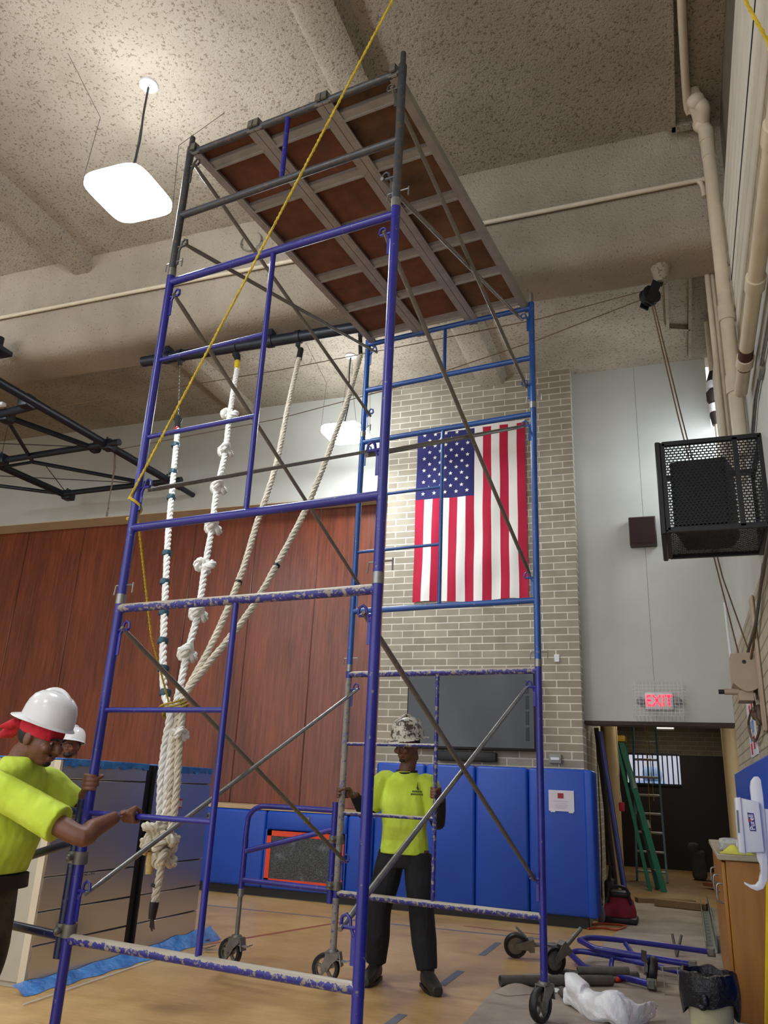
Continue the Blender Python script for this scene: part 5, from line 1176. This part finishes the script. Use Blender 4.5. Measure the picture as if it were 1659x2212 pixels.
def grip_hand(m, c, ax, palm, rb, wrist, thumb=1, sc=1.):
    """palm pressed on a bar (axis ax through c), four fingers and a thumb wrapped round it"""
    ax = V(ax).normalized(); palm = V(palm); palm = (palm - ax * palm.dot(ax)).normalized(); sd = ax.cross(palm); c = V(c)
    rp_ = rb + .013
    pc = c + palm * (rp_ + .008)
    m.loft([(V(wrist), ax * .026, sd * .020), (V(wrist).lerp(pc, .55), ax * .036, sd * .017 + palm * .004), (pc, ax * .043, palm * .015), (pc + sd * .030, ax * .042, palm * .012)], 14)
    for i in range(4):
        o_ = c + ax * (-.031 + .0207 * i); ln = (3.5, 3.95, 3.8, 3.2)[i]
        m.tube([o_ + (palm * cos(a) + sd * sin(a)) * (rp_ + .002 * sin(a * 1.5)) for a in [.35 + ln * k / 9 for k in range(10)]], [.0098, .0105, .0100, .0098, .0102, .0095, .0090, .0092, .0085, .0068], 9)
    b = c - ax * .030 * thumb
    m.tube([V(wrist).lerp(pc, .45) - ax * .02 * thumb, b + palm * (rp_ + .012) - sd * .012, b - sd * (rp_ + .004) + palm * .006, b - sd * (rp_ * .55) - palm * (rp_ * .85) + ax * .012 * thumb], [.016, .0145, .0115, .0085], 10)
def ortho(a, b): return (V(a) - V(b).normalized() * V(a).dot(V(b).normalized())).normalized()

def hard_hat(c, R, s, mat, parent, brim_dir=1, full=False, tilt=0.):
    Rt = R @ Euler((tilt, 0, 0)).to_matrix(); T = Matrix.Translation(V(c)) @ Rt.to_4x4()
    m = MB(); m.M = T
    prof = [(1.0, 0), (1.0, .02), (.985, .05), (.93, .085), (.82, .118), (.62, .143), (.36, .156), (0, .161)]
    vs = []; n = 40
    for r, h in prof:
        for k in range(n):
            a = 2 * pi * k / n; vs.append(V((cos(a) * .120 * r, sin(a) * .146 * r, h)) * s)
    fs = [(i * n + k, i * n + (k + 1) % n, (i + 1) * n + (k + 1) % n, (i + 1) * n + k) for i in range(len(prof) - 1) for k in range(n)]
    m.add(vs, fs)
    m.tube([V((0, .12 * cos(a), .045 + .125 * sin(a))) * s * 1.0 for a in [.25 + (pi - .5) * k / 14 for k in range(15)]], [.012 * s] * 15, 8)
    # brim
    b = []; 
    for k in range(n):
        a = 2 * pi * k / n; fw = max(0, -sin(a)) if brim_dir > 0 else max(0, sin(a))
        ext = (.032 + .018 * fw) if full else (.010 + .045 * fw ** 1.6)
        for rr, hh in ((.0, .004), (ext, -.006 - .010 * fw), (ext + .003, -.010 - .010 * fw), (.0, -.004)):
            b.append(V((cos(a) * (.120 + rr), sin(a) * (.146 + rr), hh)) * s)
    m.add(b, [(k * 4 + i, k * 4 + (i + 1) % 4, ((k + 1) % n) * 4 + (i + 1) % 4, ((k + 1) % n) * 4 + i) for k in range(n) for i in range(4)])
    return m.build('hard_hat', mat, parent)

def limb(m, pts, rad, n=14): m.tube(smooth_path(pts, 5), [rad[min(int(i / 5), len(rad) - 2)] + (rad[min(int(i / 5) + 1, len(rad) - 1)] - rad[min(int(i / 5), len(rad) - 2)]) * (i % 5) / 5 if i < 5 * (len(pts) - 1) else rad[-1] for i in range(5 * (len(pts) - 1) + 1)], n)

def figure(nm, label, p, skin, vox=.006, shirt=SHIRT, pants=BLACKC, long_sleeve=None, boot=None, belly=0., shorts=False):
    t = thing(nm, label, 'person', p['base'])
    fw = V(p['fwd']).normalized(); rt = fw.cross(Z).normalized()     # person's right
    pel, che, nk, hd = V(p['pelvis']), V(p['chest']), V(p['neck']), V(p['head'])
    R = rot_to(p['look'], V(p.get('up', (0, 0, 1))))
    k = p.get('k', 1.)
    mid = pel.lerp(che, .5) + fw * .02
    top = che.lerp(nk, .68)
    tor = [(pel - Z * .10, rt * .150 * k, fw * .105 * k), (pel, rt * .168 * k, fw * .118 * k), (mid, rt * .155 * k, fw * (.115 + belly) * k), (che, rt * .178 * k, fw * .122 * k), (top, rt * .150 * k, fw * .088 * k), (nk - Z * .03, rt * .07 * k, fw * .065 * k)]
    m = MB(); m.loft(tor, 20)
    limb(m, [che.lerp(nk, .75), nk + Z * .0, nk.lerp(hd + R @ V((0, .035, -.05)), .5), hd + R @ V((0, .035, -.05))], (.072, .064, .060, .058))
    head_shapes(m, hd, R, p.get('hs', 1.))
    for s_ in ('r', 'l'):
        sh, el, wr = V(p['sh_' + s_]), V(p['el_' + s_]), V(p['wr_' + s_])
        limb(m, [che.lerp(nk, .55).lerp(sh, .5), sh, sh.lerp(el, .5), el, el.lerp(wr, .35), wr], (.060, .062, .052, .043, .045, .028))
        g = p.get('grip_' + s_)
        if g: grip_hand(m, g[0], g[1], g[2], g[3], wr + (V(g[0]) - wr) * .10, g[4])
        else:
            d = (wr - el).normalized(); x, y, _ = basis(d)
            m.loft([(wr, x * .026, y * .018), (wr + d * .05, x * .04, y * .016), (wr + d * .09, x * .04, y * .013)], 12)
            for i in range(4): m.tube([wr + d * .08 + x * (-.03 + .02 * i), wr + d * .12 + x * (-.031 + .021 * i) + y * .006, wr + d * (.165 - .012 * abs(i - 1.4)) + x * (-.03 + .02 * i) + y * .022], [.010, .0095, .007], 8)
            m.tube([wr + d * .02 + x * .028, wr + d * .06 + x * .055, wr + d * .10 + x * .056 + y * .01], [.015, .012, .008], 8)
        hp, kn, an, toe = (V(p[q + '_' + s_]) for q in ('hip', 'kn', 'an', 'toe'))
        limb(m, [hp + Z * .03, hp.lerp(kn, .5), kn, kn.lerp(an, .35), an], (.088, .075, .056, .057, .036))
        m.loft([(an + Z * .02, rt * .035, fw * .035), (an - Z * .03, rt * .038, (toe - an) * .2), (an.lerp(toe, .4) - Z * (an.z - .035) * .6, rt * .040, Z * .032)], 10)
        m.tube([an - Z * (an.z - .04), an.lerp(toe, .6) * 1 - Z * (an.lerp(toe, .6).z - .035), an.lerp(toe, .85) - Z * (an.lerp(toe, .85).z - .028)], [.034, .034, .018], 10)
    body = remesh(m.build('body', skin, t), vox, 3, .5)
    # clothes
    m = MB(); g_ = 1.10
    hem = V(p.get('hem', pel))
    ts = [(hem, rt * .190 * k, fw * (.134 + belly * .6) * k), (pel.lerp(che, .22), rt * .180 * k, fw * (.135 + belly) * k)] + [(c_ + (V((0, 0, 0))), w_ * g_, d_ * (g_ + .02)) for c_, w_, d_ in tor[2:5]] + [(nk - Z * .045, rt * .115 * k, fw * .085 * k), (nk - Z * .008, rt * .082 * k, fw * .080 * k)]
    ts[-3] = (ts[-3][0], rt * .168 * k, ts[-3][2])
    m.loft(ts, 24)
    for s_ in ('r', 'l'):
        sh, el = V(p['sh_' + s_]), V(p['el_' + s_]); f_ = p.get('sleeve', .78); en = sh.lerp(el, f_)
        m.tube(smooth_path([che.lerp(nk, .52).lerp(sh, .38), sh + (sh - el).normalized() * .004, sh.lerp(el, .4), en], 4), [.054, .060, .066, .070, .074, .078, .079, .079, .079, .080, .081, .082, .083], 16)
    so = m.build('shirt', shirt, t); remesh(so, .008, 3, .5)
    m = MB()
    m.loft([(pel + Z * .05, rt * .158 * k, fw * .118 * k), (pel - Z * .04, rt * .172 * k, fw * .128 * k), (pel - Z * .12, rt * .165 * k, fw * .115 * k)], 20)
    for s_ in ('r', 'l'):
        hp, kn, an = (V(p[q + '_' + s_]) for q in ('hip', 'kn', 'an'))
        if shorts: limb(m, [hp + Z * .02, hp.lerp(kn, .5), kn - Z * .10], (.102, .098, .092))
        else: limb(m, [hp + Z * .01, hp.lerp(kn, .5), kn, kn.lerp(an, .5), an + Z * .03], (.106, .108, .094, .092, .074))
    remesh(m.build('trousers', pants, t), .009, 3, .5)
    if long_sleeve:
        for s_ in ('r', 'l'):
            sh, el, wr = V(p['sh_' + s_]), V(p['el_' + s_]), V(p['wr_' + s_]); m = MB()
            limb(m, [sh.lerp(el, .55), el, el.lerp(wr, .4), el.lerp(wr, .90)], (.060, .052, .052, .036)); m.build('under_sleeve', long_sleeve, t)
    for s_ in ('r', 'l'):
        an, toe = V(p['an_' + s_]), V(p['toe_' + s_]); d = (toe - an); d.z = 0; d = d.normalized(); sx = d.cross(Z); he = V((an.x, an.y, 0)) - d * .055; m = MB()
        m.loft([(V((an.x, an.y, .20)), sx * .056, d * .062), (V((an.x, an.y, .10)), sx * .050, d * .060)], 16)
        tz = V((toe.x, toe.y, 0)); m.loft([(he + Z * .06 - d * .005, sx * .036, Z * .05), (he.lerp(tz, .3) + Z * .068, sx * .045, Z * .062), (he.lerp(tz, .6) + Z * .055, sx * .050, Z * .048), (he.lerp(tz, .85) + Z * .042, sx * .049, Z * .038), (tz + Z * .036 + d * .012, sx * .036, Z * .030)], 16)
        bo = m.build('boot', boot or BLACKC, t); remesh(bo, .006, 2, .5)
        m = MB(); m.prism([tuple(x) for x in [((he - d * .01 + d * q + sx * w_).x, (he - d * .01 + d * q + sx * w_).y) for q, w_ in ((0, -.036), (.12, -.045), (.2, -.054), (.29, -.04), (.31, 0), (.29, .04), (.2, .054), (.12, .045), (0, .036))]], (0, 0, .001), (1, 0, 0), (0, 1, 0), (0, 0, .022)); m.build('sole', M['black'], bo)
    return t, body, R

# --- worker standing behind the far frame
FLp, FIp = S(0, L, 1.27), S(IN, L, 1.30)
p1 = dict(base=(-2.02, 6.17, 0), fwd=(.05, -1, 0), look=(-.40, -.88, -.22), pelvis=(-2.03, 6.17, .88), chest=(-2.03, 6.16, 1.20), neck=(-2.025, 6.15, 1.45), head=(-2.01, 6.10, 1.63), k=.98, hs=1.0,
  sh_r=(-2.205, 6.15, 1.375), sh_l=(-1.850, 6.15, 1.36), el_r=(-2.335, 6.13, 1.12), el_l=(-1.775, 6.17, 1.085), wr_r=(FLp.x + .05, FLp.y + .10, 1.265), wr_l=(FIp.x + .015, FIp.y + .105, 1.275),
  grip_r=(FLp, Z, V((.75, .65, 0)), R_, -1), grip_l=(FIp, Z, V((.35, .95, 0)), .015, -1),
  hip_r=(-2.125, 6.17, .85), hip_l=(-1.925, 6.17, .85), kn_r=(-2.19, 6.10, .48), kn_l=(-1.875, 6.14, .48), an_r=(-2.21, 6.14, .085), an_l=(-1.815, 6.12, .085), toe_r=(-2.195, 5.89, .03), toe_l=(-1.675, 5.905, .03), hem=(-2.03, 6.165, .855), sleeve=.82)
boot1 = pm('worn_black_leather', '#26231d', .55, 0, .15, 20.)
w1, b1, R1 = figure('person', 'person in yellow T-shirt and paint-spattered hard hat standing behind the scaffold, gripping its tubes', p1, SK1, .0055, long_sleeve=BLACKC, boot=boot1)
hp_ = NT('spattered_hat'); q_ = hp_.pos(obj=False)
hp_.col(hp_.mix(hp_.ramp(hp_.noise(q_, 26., 6, .7), [(.50, (0, 0, 0)), (.54, (1, 1, 1))]), lin('#c9c4b4'), lin('#4a4034'))); hp_.set(.35)
hc = V(p1['head']) + R1 @ V((0, .012, .060)); h1 = hard_hat(hc, R1, 1.0, hp_.m, w1, 1, True, -.06)
face_parts(p1['head'], R1, 1., w1)
m = MB(); m.ell(V(p1['head']) + R1 @ V((0, .03, .03)), (.0785, .088, .085), R1); m.ell(V(p1['head']) + R1 @ V((0, -.078, -.094)), (.026, .02, .014), R1); m.build('hair', HAIR, w1)
m = MB(); nk_ = V(p1['neck']); m.tube([nk_ + V((.078 * cos(a), .070 * sin(a) - .004, -.004 - .018 * max(0, -sin(a)))) for a in [2 * pi * k / 28 for k in range(28)]], .010, 8, closed=True); m.build('undershirt_collar', BLACKC, w1)
# dark print on the chest: small spire above two short lines
ink = pm('shirt_print', '#3a4a20', .8); cx_, cz_ = P(898, 1703, Y=6.03).x, P(898, 1703, Y=6.03).z
def chest_front(x, z):
    for o_ in [o for o in w1.children if o.name.startswith('shirt')]:
        bpy.context.view_layer.update(); ok, loc, nn, fi = o_.ray_cast(V((x, 4.5, z)) - wloc(o_), V((0, 1, 0)))
        if ok: return (loc + wloc(o_)).y
    return 6.03
yy_ = chest_front(cx_, cz_)
em = MB(); em.k = 0
em.prism([(-.016, -.01), (.016, -.01), (.004, .012), (0, .045), (-.004, .012)], (cx_, yy_ - .003, cz_), (1, 0, 0), (0, 0, 1), (0, .004, 0))
for k, (wd_, zz) in enumerate(((.07, -.022), (.085, -.042))):
    n_ = 8
    for i in range(n_):
        xx = cx_ - wd_ / 2 + wd_ * i / n_; y_ = chest_front(xx, cz_ + zz); em.box(xx, xx + wd_ / n_ * .66, y_ - .003, y_ + .001, cz_ + zz - .006, cz_ + zz + .006)
em.build('chest_print', ink, w1)

# --- worker at the left, leaning into the near frame (seen from his right side)
NLp = S(0, 0, 1.28); RG = S(.285, 0, 1.141)
p2 = dict(base=(-3.1, 3.2, 0), fwd=(1, .12, 0), look=(.93, .10, -.30), up=(.3, 0, 1), pelvis=(-3.11, 3.20, .86), chest=(-3.06, 3.20, 1.165), neck=(-3.015, 3.20, 1.39), head=(-2.925, 3.20, 1.472), k=1.02, hs=1.06,
  sh_r=(-3.04, 3.02, 1.265), sh_l=(-3.01, 3.385, 1.27), el_r=tuple(P(172, 1806, Y=3.10)), el_l=(-2.90, 3.52, 1.14), wr_r=tuple(P(252, 1764, Y=3.27)), wr_l=(NLp.x - .075, NLp.y + .085, 1.265),
  grip_r=(RG, EX, V((-.15, -.62, .72)), .013, -1), grip_l=(NLp, Z, V((-.55, .75, 0)), R_, -1),
  hip_r=(-3.13, 3.10, .84), hip_l=(-3.13, 3.29, .84), kn_r=(-3.02, 3.08, .47), kn_l=(-3.12, 3.30, .47), an_r=(-3.06, 3.07, .085), an_l=(-3.28, 3.30, .085), toe_r=(-2.87, 3.07, .03), toe_l=(-3.08, 3.31, .03), hem=(-3.11, 3.20, .865), sleeve=.80)
w2, b2, R2 = figure('person', 'person in yellow T-shirt, white hard hat and red bandana pushing the scaffold at left', p2, SK2, .0055, pants=CAMO, boot=pm('brown_leather', '#33271c', .6), belly=.035)
R2h = R2
hw = pm('white_hat', '#d9d9d8', .22, 0, .03); hc = V(p2['head']) + R2 @ V((0, .006, .078)); h2 = hard_hat(hc, R2, .93, hw, w2, -1, False, .0)
face_parts(p2['head'], R2, 1.06, w2)
H2 = V(p2['head'])
m = MB(); m.ell(H2 + R2 @ V((0, .040, .008)), (.0835, .082, .075), R2); m.build('hair', HAIR, w2)
m = MB(); m.tube([H2 + R2 @ V((q * .034, -.100, -.052)) for q in (-1, -.5, 0, .5, 1)], [.003, .0055, .0065, .0055, .003], 8); m.ell(H2 + R2 @ V((0, -.082, -.094)), (.026, .018, .018), R2); m.build('moustache_and_beard', pm('stubble', '#251913', .8), w2)
RB = cloth('red_bandana', '#a01022', '#c21a30')
m = MB(); m.loft([(H2 + R2 @ V((0, .010, .012)), R2 @ V((.086, 0, 0)), R2 @ V((0, .106, 0))), (H2 + R2 @ V((0, .012, .036)), R2 @ V((.090, 0, 0)), R2 @ V((0, .110, 0))), (H2 + R2 @ V((0, .012, .068)), R2 @ V((.088, 0, 0)), R2 @ V((0, .108, 0)))], 28)
m.tube([H2 + R2 @ V((0, .105, .020)), H2 + R2 @ V((.01, .15, -.005)), H2 + R2 @ V((.02, .20, -.035)), H2 + R2 @ V((.01, .24, -.075))], [.026, .024, .036, .012], 10); m.tube([H2 + R2 @ V((0, .110, .025)), H2 + R2 @ V((-.03, .16, .015)), H2 + R2 @ V((-.04, .21, -.02))], [.02, .026, .010], 10); m.build('bandana', RB, w2)
# tool belt
m = MB(); pe = V(p2['pelvis']); m.loft([(pe + Z * .00, V((0, .200, 0)), V((.165, 0, 0))), (pe - Z * .06, V((0, .205, 0)), V((.168, 0, 0)))], 28)
m.rbox(pe.x - .02, pe.x + .13, pe.y - .24, pe.y - .17, pe.z - .20, pe.z - .02, .02, 2); m.build('tool_belt', M['dark_brown'], w2)
m = MB(); m.bar(pe + V((.07, -.255, -.10)), pe + V((.09, -.255, -.36)), .03, .025); m.tube([pe + V((.02, -.255, -.07)), pe + V((.16, -.255, -.05))], .018, 10); m.build('hammer', M['black_metal'], w2)

# --- third person behind the cabinets
c3 = P(160, 1606, Y=7.4); dz = c3.z - 1.66
def T3(x, y, z): return (c3.x + x, 7.4 + y, z + dz)
p3 = dict(base=(c3.x, 7.4, 0), fwd=(.3, -1, 0), look=(.25, -.95, .05), pelvis=T3(0, 0, .92), chest=T3(0, 0, 1.22), neck=T3(0, 0, 1.46), head=T3(0, -.03, 1.62), k=1.,
  sh_r=T3(-.19, -.05, 1.39), sh_l=T3(.19, .05, 1.39), el_r=T3(-.26, -.03, 1.10), el_l=T3(.26, .07, 1.10), wr_r=T3(-.27, -.08, .86), wr_l=T3(.27, .02, .86),
  hip_r=T3(-.1, -.03, .88), hip_l=T3(.1, .03, .88), kn_r=(c3.x - .11, 7.36, .48), kn_l=(c3.x + .11, 7.42, .48), an_r=(c3.x - .12, 7.38, .085), an_l=(c3.x + .12, 7.44, .085), toe_r=(c3.x - .10, 7.2, .03), toe_l=(c3.x + .16, 7.26, .03), hem=T3(0, 0, .9))
w3, b3, R3 = figure('person', 'person in a white hard hat whose face peeks over the cabinets at the far left', p3, SK2, .009, shirt=BLACKC, pants=BLACKC)
hard_hat(V(p3['head']) + R3 @ V((0, .012, .060)), R3, 1.0, hw, w3, 1, False, -.1); face_parts(p3['head'], R3, 1., w3)
m = MB(); m.ell(V(p3['head']) + R3 @ V((0, .03, .02)), (.0785, .088, .085), R3); m.ell(V(p3['head']) + R3 @ V((0, -.065, -.085)), (.05, .04, .032), R3); m.build('hair_and_beard', HAIR, w3)
# ---------------------------------------------------------------- camera and light
cam = bpy.data.cameras.new('camera'); co = bpy.data.objects.new('camera', cam); C.objects.link(co)
cam.sensor_fit = 'VERTICAL'; cam.sensor_height = 36; cam.lens = FPX / 2212 * 36; cam.clip_start = .05; cam.clip_end = 100
mw = Matrix((( CR.x, CU.x, -CF.x, CPOS.x), (CR.y, CU.y, -CF.y, CPOS.y), (CR.z, CU.z, -CF.z, CPOS.z), (0, 0, 0, 1)))
co.matrix_world = mw
sc = bpy.context.scene; sc.camera = co
sc.view_settings.view_transform = 'Standard'; sc.view_settings.look = 'None'; sc.view_settings.gamma = 1; sc.view_settings.use_curve_mapping = False
sc.view_settings.exposure = EXPO
sc.cycles.use_denoising = True; sc.cycles.max_bounces = 8; sc.cycles.diffuse_bounces = 4
